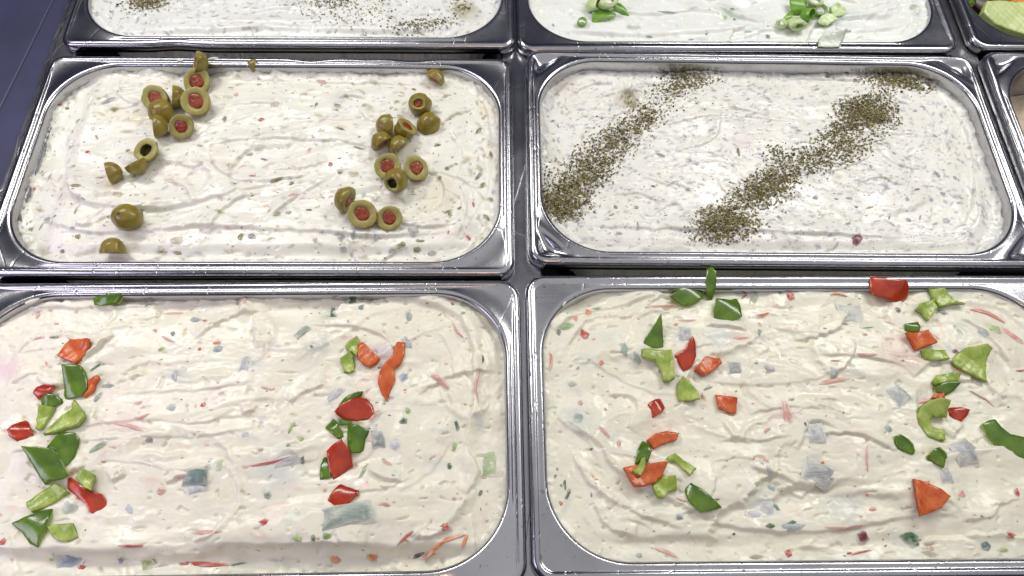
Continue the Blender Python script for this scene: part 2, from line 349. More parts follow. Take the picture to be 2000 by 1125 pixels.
def sdf_in(u, v, hw=IW, hh=IH, r=IR):
    qx = np.abs(u) - (hw - r); qy = np.abs(v) - (hh - r)
    return -(np.minimum(np.maximum(qx, qy), 0) + np.hypot(np.maximum(qx, 0), np.maximum(qy, 0)) - r)
GR = {}
def sample(k, u, v, what='H'):
    g = GR[k]; A_ = g[what]; nx, ny = g['n']
    fx = np.clip((np.asarray(u, float) + 156) / 312 * (nx - 1), 0, nx - 1.001); fy = np.clip((np.asarray(v, float) + 82) / 164 * (ny - 1), 0, ny - 1.001)
    i = fx.astype(int); j = fy.astype(int); a = fx - i; b = fy - j
    if A_.ndim == 3: a = a[..., None]; b = b[..., None]
    return (A_[j, i] * (1 - a) + A_[j, i + 1] * a) * (1 - b) + (A_[j + 1, i] * (1 - a) + A_[j + 1, i + 1] * a) * b
def seg_dist(U, V_, P):
    best = np.full(U.shape, 1e9); sg = np.zeros(U.shape); tt = np.zeros(U.shape)
    L = [0]
    for a, b in zip(P[:-1], P[1:]): L.append(L[-1] + math.hypot(b[0] - a[0], b[1] - a[1]))
    for i, (a, b) in enumerate(zip(P[:-1], P[1:])):
        dx, dy = b[0] - a[0], b[1] - a[1]; l2 = dx * dx + dy * dy
        t = np.clip(((U - a[0]) * dx + (V_ - a[1]) * dy) / l2, 0, 1); ex = U - a[0] - t * dx; ey = V_ - a[1] - t * dy
        d = np.hypot(ex, ey); c = dx * ey - dy * ex; m_ = d < best
        best = np.where(m_, d, best); sg = np.where(m_, np.sign(c), sg); tt = np.where(m_, (L[i] + t * math.sqrt(l2)) / L[-1], tt)
    return best, sg, tt
def catmull(P, n=6):
    P = [np.array(p, float) for p in P]; Q = [2 * P[0] - P[1]] + P + [2 * P[-1] - P[-2]]; out = []
    for i in range(1, len(Q) - 2):
        for k in range(n):
            t = k / n; a, b, c, d = Q[i - 1:i + 3]
            out.append(.5 * ((2 * b) + (-a + c) * t + (2 * a - 5 * b + 4 * c - d) * t * t + (-a + 3 * b - 3 * c + d) * t ** 3))
    out.append(P[-1]); return out
def px_local(k, px, py, z=None):
    z = -PANS[k]['level'] if z is None else z
    p = unp(px, py, z * MM); return to_local(k, p.x, p.y)

CREAM_LABEL = {
 'A': 'off-white olive cream cheese with green olive flecks, spread under the sliced olives',
 'B': 'white cream cheese speckled with fine herbs, crossed by two bands of dried oregano',
 'C': 'ivory vegetable cream cheese in the lower left pan, ridged along its right side',
 'D': 'ivory vegetable cream cheese filling the wide-flanged pan nearly to the rim',
 'E': 'white herb-flecked cream cheese with sparse dried herbs, behind the olive pan',
 'F': 'cool white scallion cream cheese under the chopped scallions',
}
def build_cream(k, nx, ny, v0=-1.0, v1=1.0):
    sd = PANS[k]['seed']; lev = PANS[k]['level']; r_ = np.random.default_rng(sd)
    gx = np.linspace(-156, 156, nx); gy = np.linspace(-82, 82, ny); U, V_ = np.meshgrid(gx, gy)
    wu = U + 5 * perlin(U * .035, V_ * .05, sd) + 1.5 * perlin(U * .12, V_ * .12, sd + 1)
    wv = V_ + 4 * perlin(U * .03, V_ * .05, sd + 2) + 1.2 * perlin(U * .1, V_ * .14, sd + 3)
    d = sdf_in(U, V_)
    de = IW - np.abs(wu); dt = IH - np.abs(wv)
    we = sst(-10, 14, dt * 1.0 - de)         # 1 near the ends
    amp = {'A': 1.25, 'B': .7, 'C': 1.75, 'D': 1.6, 'E': .9, 'F': 1.5}[k]
    H = np.full(U.shape, -lev)
    H += amp * 1.5 * perlin(U * .018, V_ * .03, sd + 4) + amp * .8 * perlin(U * .045, V_ * .07, sd + 14) + {'A': 2.2, 'B': 1.0, 'C': 4.2, 'D': 3.6, 'E': .5, 'F': 1.8}[k] * (sst(1, 30, d) - .72)
    def fld(f, s, q): return perlin(wu * s, wv * f, sd + q) * (1 - we) + perlin(wu * f, wv * s, sd + q + 1) * we
    H += amp * (.38 * fld(.10, .018, 20) + .05 * fld(.42, .022, 22) + .35 * perlin(wu * .07, wv * .09, sd + 27))
    # overlapping passes of the spatula: flat bands with a slight tilt, fine drag lines and a lip along each side
    def band(P, w_, h0, tilt, lip, sd2, hard=1.0):
        Q = catmull(P, 5); q = np.array(Q); m0 = w_ + 3
        i0 = int(np.clip((q[:, 0].min() - m0 + 156) / 312 * (nx - 1), 0, nx - 2)); i1 = int(np.clip((q[:, 0].max() + m0 + 156) / 312 * (nx - 1), 1, nx - 1)) + 1
        j0 = int(np.clip((q[:, 1].min() - m0 + 82) / 164 * (ny - 1), 0, ny - 2)); j1 = int(np.clip((q[:, 1].max() + m0 + 82) / 164 * (ny - 1), 1, ny - 1)) + 1
        if i1 - i0 < 3 or j1 - j0 < 3: return
        sl = (slice(j0, j1), slice(i0, i1)); u_, v_ = U[sl], V_[sl]
        wq = 1.6 * perlin(u_ * .09 + sd2, v_ * .09, 9) + .5 * perlin(u_ * .3 + sd2, v_ * .3, 8); b, s_, t = seg_dist(u_ + wq, v_ - wq, Q); c = b * s_ / w_
        wob = 1 + .16 * perlin(t * 4, s_ * 3 + sd2, sd2) + .05 * perlin(t * 15, s_ * 5, sd2 + 1)
        e = np.abs(c) / wob; L = sum(math.hypot(b_[0] - a_[0], b_[1] - a_[1]) for a_, b_ in zip(Q[:-1], Q[1:]))
        rd = np.clip(1 - c * c, 0, 1); fade = sst(0, .3, t - .12 * (1 - rd) + .1 * perlin(c * 2 + sd2, t * 3, 12)) * sst(0, min(.3, 4 / L), 1 - t - (1 - rd) * w_ * .8 / L - .05 * np.abs(perlin(c * 3, t, 13)))
        m_ = sst(1, 1 - hard * 1.6 / w_ - .12, e) * fade
        h = h0 + tilt * c + .05 * perlin(c * w_ * .9, t * 1.5, sd2 + 2) + .035 * perlin(c * w_ * 2.2, t * 3, sd2 + 3) + .25 * perlin(t * L * .03, c * .8, sd2 + 4)
        H[sl] = H[sl] * (1 - .8 * m_) + (.8 * m_) * h
        lw = 1.0 + 1.8 * ((sd2 % 7) / 7); lp = lip * np.exp(-((e - 1.0) * w_ / lw) ** 2) * fade * sst(-.35, .45, perlin(t * 5, s_ * 2, sd2 + 5)) * (b > 0)
        H[sl] += lp + .7 * lip * np.exp(-((1 - t - (1 - rd) * w_ * .8 / L) * L / 2.0 - 1) ** 2) * sst(1, .8, e) * sst(.2, .5, t)
    nb_ = {'A': 30, 'B': 32, 'C': 24, 'D': 26, 'E': 24, 'F': 26}[k]
    for i in range(nb_):
        w_ = r_.uniform(7, 24); dirn = r_.choice([-1, 1]); sd2 = int(r_.integers(1000))
        if i % 5 < 2:      # around the corners and up the ends
            off = r_.uniform(3, 24); sx, sy = r_.choice([-1, 1]), r_.choice([-1, 1]); rr = max(IR - off, 12)
            cx_, cy_ = sx * (IW - off - rr), sy * (IH - off - rr); P = []
            P.append((cx_ - sx * r_.uniform(10, 70), cy_ + sy * rr))
            for a_ in (80, 55, 30, 8): P.append((cx_ + sx * rr * math.cos(math.radians(a_)), cy_ + sy * rr * math.sin(math.radians(a_))))
            P.append((cx_ + sx * rr, cy_ - sy * r_.uniform(8, 40)))
        else:
            cu, cv = r_.uniform(-110, 110), r_.uniform(-72, 72); L = r_.uniform(18, 75); y_ = r_.normal(0, 13); P = [(max(-140, cu - L), cv + y_), (cu, cv + r_.normal(0, 6)), (min(140, cu + L), cv - y_ * r_.uniform(.3, 1))]
        if dirn < 0: P = P[::-1]
        band(P, w_, -lev + r_.normal(0, .8) * amp, r_.normal(0, .6) * amp, r_.uniform(.2, 1.1) * amp, sd2, r_.uniform(.6, 2.6))
    t_ = perlin(wu * .16, wv * .25, sd + 42); H -= amp * .8 * sst(.5, .75, t_)
    H += .07 * amp * perlin(U * .30, V_ * .40, sd + 43) + .02 * amp * perlin(U * .8, V_ * .9, sd + 44)
    for (P, h, wl, ws) in ST[k]:
        Q = catmull([px_local(k, *p) for p in P]); h = h * 1.35; wl = wl * 1.35; ws = ws * 1.15
        b, s, t = seg_dist(U + 1.0 * perlin(U * .12, V_ * .12, sd + 50) + .4 * perlin(U * .4, V_ * .4, sd + 51), V_ + 1.0 * perlin(U * .12, V_ * .12, sd + 52), Q)
        tp = np.sqrt(np.clip(np.minimum(t, 1 - t) * 6, 0, 1)) * (.75 + .5 * perlin(t * 5, t * 0 + h, sd + 53))
        soft = h * np.exp(-(b / wl) ** 2); steep = h * np.exp(-(b / ws) ** 2) - .3 * h * (np.exp(-(b / (wl * .7)) ** 2) - np.exp(-(b / ws) ** 2))
        H += tp * np.where(s > 0, soft, steep)
    for _ in range(int(6 * (amp > 1) + 15)):    # short folds and curls
        cu, cv = r_.uniform(-140, 140), r_.uniform(-70, 70); L = r_.uniform(4, 24); an = r_.normal(0, .45)
        if abs(cu) > 125: an += math.pi / 2
        cb = r_.normal(0, .35) * L; P = [(cu - L * math.cos(an), cv - L * math.sin(an)), (cu - cb * math.sin(an), cv + cb * math.cos(an)), (cu + L * math.cos(an), cv + L * math.sin(an))]
        i0 = int(np.clip((cu - 2 * L - 12 + 156) / 312 * (nx - 1), 0, nx - 3)); i1 = int(np.clip((cu + 2 * L + 12 + 156) / 312 * (nx - 1), i0 + 2, nx))
        j0 = int(np.clip((cv - 2 * L - 12 + 82) / 164 * (ny - 1), 0, ny - 3)); j1 = int(np.clip((cv + 2 * L + 12 + 82) / 164 * (ny - 1), j0 + 2, ny)); sl = (slice(j0, j1), slice(i0, i1))
        wx = .8 * perlin(U[sl] * .25, V_[sl] * .25, sd + 55); b, s, t = seg_dist(U[sl] + wx, V_[sl] - wx, catmull(P, 4)); h = r_.uniform(.5, 1.9) * amp
        wl = r_.uniform(3.0, 7.5); H[sl] += np.sqrt(np.clip(np.minimum(t, 1 - t) * 4, 0, 1)) * np.where(s > 0, h * np.exp(-(b / wl) ** 2), h * np.exp(-(b / .8) ** 2) - .3 * h * (np.exp(-(b / 2.6) ** 2) - np.exp(-(b / .8) ** 2)))
    fd = {'A': 3.6, 'B': 1.8, 'C': 5.5, 'D': 2.6, 'E': 1.5, 'F': 1.0}[k]
    H -= fd * sst(-63, -70, V_ + 2.0 * perlin(U * .03, V_ * 0, sd + 80) + .8 * perlin(U * .12, V_ * 0, sd + 81)) * (1 - .5 * sst(.0, .5, perlin(U * .02, V_ * 0 + 2, sd + 82)))
    if k == 'A': H -= 3.2 * sst(-124, -134, U + 3 * perlin(V_ * .04, U * 0, sd + 83)); H -= 2.2 * sst(62, 70, V_ + 2 * perlin(U * .04, V_ * 0, 84)) * .5
    if k == 'C': H += 1.6 * np.exp(-(((IW - np.abs(U)) - 20) / 5) ** 2) * (U > 0) * sst(-60, -30, V_)
    if k == 'B':
        u0, v0_ = px_local(k, 1228, 190); q = np.exp(-(((U - u0) / 4.0) ** 2 + ((V_ - v0_) / 9) ** 2)); H -= 4.6 * q * (1 + .9 * perlin(U * .6, V_ * .3, 5)); q2 = np.exp(-(((U - u0) / 9) ** 2 + ((V_ - v0_) / 14) ** 2)); H += q2 * (1.2 + 3.0 * perlin(U * .35, V_ * .16, 6) + .8 * perlin(U * .9, V_ * .4, 7))
    if k == 'D':
        u0, v0_ = px_local(k, 1150, 590); q = np.exp(-(((U - u0) / 26) ** 2 + ((V_ - v0_) / 8) ** 2)); H -= 7 * q
    if k == 'C':
        u0, v0_ = px_local(k, 478, 600); H += 3.4 * np.exp(-(((U - u0) / 3.2) ** 2 + ((V_ - v0_) / 7) ** 2))
        u0, v0_ = px_local(k, 10, 590); H -= 6 * np.exp(-(((U - u0) / 16) ** 2 + ((V_ - v0_) / 10) ** 2))
    H += {'A': 2.2, 'B': 1.2, 'C': 1.2, 'D': .6, 'E': 2, 'F': 1.6}[k] * np.exp(-d / 2.6) * (.9 + 1.6 * perlin(U * .08, V_ * .08, sd + 60) + .7 * perlin(U * .3, V_ * .3, sd + 61))
    H -= .35 * lev * .2 * np.exp(-((d - 8) / 5) ** 2)
    H = np.minimum(H, -.6 + 0 * H) if k != 'B' else H
    base = np.array(BASE[k]); C = np.ones(U.shape + (3,)) * base
    tone = 1 + .035 * perlin(U * .03, V_ * .05, sd + 70) + .03 * perlin(wu * .06, wv * .3, sd + 71); C *= tone[..., None]
    yel = sst(.1, .6, perlin(wu * .04, wv * .2, sd + 72))[..., None] * .35; C = C * (1 - yel) + C * np.array((1.01, .985, .90)) * yel
    GR[k] = dict(n=(nx, ny), H=H, C=C)
    def spot(u, v, ru, rv, an, col, st, soft=.35, ragged=.35):
        i0 = max(0, int((u - ru * 2 + 156) / 312 * (nx - 1))); i1 = min(nx, int((u + ru * 2 + 156) / 312 * (nx - 1)) + 2)
        j0 = max(0, int((v - ru * 2 + 82) / 164 * (ny - 1))); j1 = min(ny, int((v + ru * 2 + 82) / 164 * (ny - 1)) + 2)
        if i1 <= i0 or j1 <= j0: return
        a = U[j0:j1, i0:i1] - u; b = V_[j0:j1, i0:i1] - v; ca, sa = math.cos(an), math.sin(an)
        q = np.hypot((a * ca + b * sa) / ru, (-a * sa + b * ca) / rv) + ragged * perlin(a * 1.3 / max(rv, .8) + u, b * 1.3 / max(rv, .8) + v, sd)
        f = (sst(1 + soft, 1 - soft, q) * st)[..., None]; C[j0:j1, i0:i1] = C[j0:j1, i0:i1] * (1 - f) + np.array(col) * f
    for (px, py, r, col, st) in TI[k]:
        u, v = px_local(k, px, py); rm = r * .33; spot(u, v, rm * 1.15, rm * .9, r_.uniform(-.4, .4), col, st, .8)
    # bits showing through a thin film of cream
    pal = {'A': ([(.46, .45, .30), (.50, .51, .48), (.56, .55, .56), (.36, .33, .16), (.62, .48, .44)], 720, (.5, 2.2)),
           'B': ([(.40, .42, .50), (.48, .50, .57), (.32, .34, .38), (.56, .47, .54), (.44, .43, .34), (.22, .23, .20)], 2300, (.4, 1.6)),
           'C': ([(.62, .66, .66), (.60, .66, .60), (.82, .62, .55), (.76, .54, .48), (.66, .66, .62)], 150, (.6, 3.4)),
           'D': ([(.66, .67, .64), (.64, .67, .60), (.84, .66, .58), (.80, .56, .50), (.68, .68, .66)], 130, (.6, 3.4)),
           'E': ([(.34, .37, .41), (.44, .46, .49), (.22, .24, .22), (.36, .33, .24)], 1900, (.45, 1.5)),
           'F': ([(.60, .70, .60), (.58, .66, .62), (.70, .76, .72)], 120, (.6, 3))}[k]
    for _ in range(pal[1]):
        u, v = r_.uniform(-152, 152), r_.uniform(-78, 78); r = r_.uniform(*pal[2]) ** 1.0 * r_.uniform(.6, 1)
        we_ = abs(u) > 128; an = r_.normal(0, .5) + (math.pi / 2 if we_ else 0)
        spot(u, v, r * r_.uniform(1.1, 2.4), r * .75, an, pal[0][r_.integers(len(pal[0]))], r_.uniform(.3, .85) * (.7 if k in 'CD' else 1), r_.uniform(.3, .7))
    # warped mesh grid that follows the rounded opening
    hw_, hh_, rr = IW + .25, IH + .25, IR
    mv = np.linspace(v0 * hh_, v1 * hh_, ny); over = np.maximum(np.abs(mv) - (hh_ - rr), 0)
    half = hw_ - rr + np.sqrt(np.maximum(rr * rr - over ** 2, 0))
    MU = np.linspace(-1, 1, nx)[None, :] * half[:, None]; MV = np.repeat(mv[:, None], nx, 1)
    Z = sample(k, MU, MV, 'H'); CC = sample(k, MU, MV, 'C')
    Vt = np.stack([MU, MV, Z], -1).reshape(-1, 3) * MM
    idx = np.arange(nx * ny).reshape(ny, nx)
    F = np.stack([idx[:-1, :-1], idx[:-1, 1:], idx[1:, 1:], idx[1:, :-1]], -1).reshape(-1, 4)
    # skirt down the sides, so the spread has its depth
    loop = np.concatenate([idx[0, :], idx[1:, -1], idx[-1, -2::-1], idx[-2:0:-1, 0]])
    sk = Vt[loop].copy(); sk[:, 2] = -.055; sk[:, :2] *= .985; b = len(Vt); m_ = len(loop); j = np.arange(m_)
    Fs = np.stack([loop[j], b + j, b + (j + 1) % m_, loop[(j + 1) % m_]], 1)
    Vt = np.vstack([Vt, sk]); CC = np.vstack([CC.reshape(-1, 3), np.tile(base, (m_, 1))])
    x, y, r = PANS[k]['p']
    root = empty('cream_cheese', (x, y, 0), r); tag(root, CREAM_LABEL[k], 'cream cheese', 'flavoured cream cheeses')
    mesh_obj('spread', Vt, np.vstack([F, Fs]), M_CREAM, root, CC)
    GR[k]['root'] = root
for k, nx, ny in (('A', 600, 300), ('B', 600, 300), ('C', 640, 330), ('D', 640, 330), ('E', 480, 200), ('F', 480, 200)):
    build_cream(k, nx, ny)

# ------------------------------------------------------------------ bits mixed into the spreads
def drape(k, pts, lift=.3, col=(.5, .5, .5), bow=.35):
    """small piece lying in the spread: outline pts (local mm) -> verts, faces, colours"""
    P = np.array(pts); c = P.mean(0); n = len(P)
    rings = [(1.08, -.30), (.97, -.02), (.74, lift * .6 + bow * .3), (.38, lift + bow * .7)]
    V = []; tx_, ty_ = rng.normal(0, 1, 2); rad = np.abs(P - c).max() + 1e-6; tk = min(.45, rad * .16) / rad / (math.hypot(tx_, ty_) + 1e-6)
    for s, dz in rings:
        q = c + (P - c) * s; V.append(np.c_[q, sample(k, q[:, 0], q[:, 1]) * .5 + .5 * sample(k, np.full(n, c[0]), np.full(n, c[1])) + dz if s < 1 else sample(k, q[:, 0], q[:, 1]) + dz]); V[-1][:, 2] += tk * ((q - c) @ np.array([tx_, ty_]))
    V.append(np.array([[c[0], c[1], float(sample(k, c[0], c[1])) + lift + bow]])); V = np.vstack(V); F = []
    for r in range(3):
        for i in range(n): a = r * n + i; b = r * n + (i + 1) % n; F.append([a, b, b + n, a + n])
    for i in range(n): F.append([3 * n + i, 3 * n + (i + 1) % n, 4 * n])
    cl = np.tile(np.array(col), (len(V), 1)) * (1 + .12 * rng.standard_normal(len(V)))[:, None]
    cr = np.array(BASE[k]); w_ = np.clip(np.repeat([.97, .55, .12, 0], n) + .25 * rng.standard_normal(4 * n), 0, 1)[:, None]
    cl[:4 * n] = cl[:4 * n] * (1 - w_) + cr * w_
    return V, F, np.clip(cl, 0, 1)
def shape(kind, u, v, L, W, an):
    if kind == 'strand':
        n = 6; W *= .75; bend = rng.normal(0, .07) * L; cl = [(t * L, bend * (t * t * 4 - .33)) for t in np.linspace(-.5, .5, n)]
        up = [(a, b + W / 2 * (1 - abs(2 * i / (n - 1) - 1) ** 3 * .6)) for i, (a, b) in enumerate(cl)]; dn = [(a, b - W / 2 * (1 - abs(2 * i / (n - 1) - 1) ** 3 * .6)) for i, (a, b) in enumerate(cl)]
        P = dn + up[::-1]
    elif kind == 'square':
        P = [(-.5, -.5), (0, -.46), (.5, -.5), (.54, 0), (.5, .5), (0, .54), (-.5, .5), (-.47, 0)]; P = [(a * L * (1 + rng.normal(0, .05)), b * W * (1 + rng.normal(0, .05))) for a, b in P]
    else:
        n = int(rng.integers(5, 9)); P = []
        for i in range(n):
            t = 2 * math.pi * i / n; r = rng.uniform(.6, 1.1); P.append((L / 2 * r * math.cos(t), W / 2 * r * math.sin(t)))
    c, s = math.cos(an), math.sin(an)
    return [(u + c * a - s * b, v + s * a + c * b) for a, b in P]
GREYG = (.24, .31, .25); PALE = (.56, .62, .62); DKG = (.06, .13, .07); LG = (.32, .48, .10); PNK = (.74, .38, .31); RED = (.56, .07, .05); ORG = (.72, .22, .07); OLV = (.22, .20, .07); GRY = (.32, .33, .32); MAR = (.20, .03, .05); TAN = (.50, .42, .28)
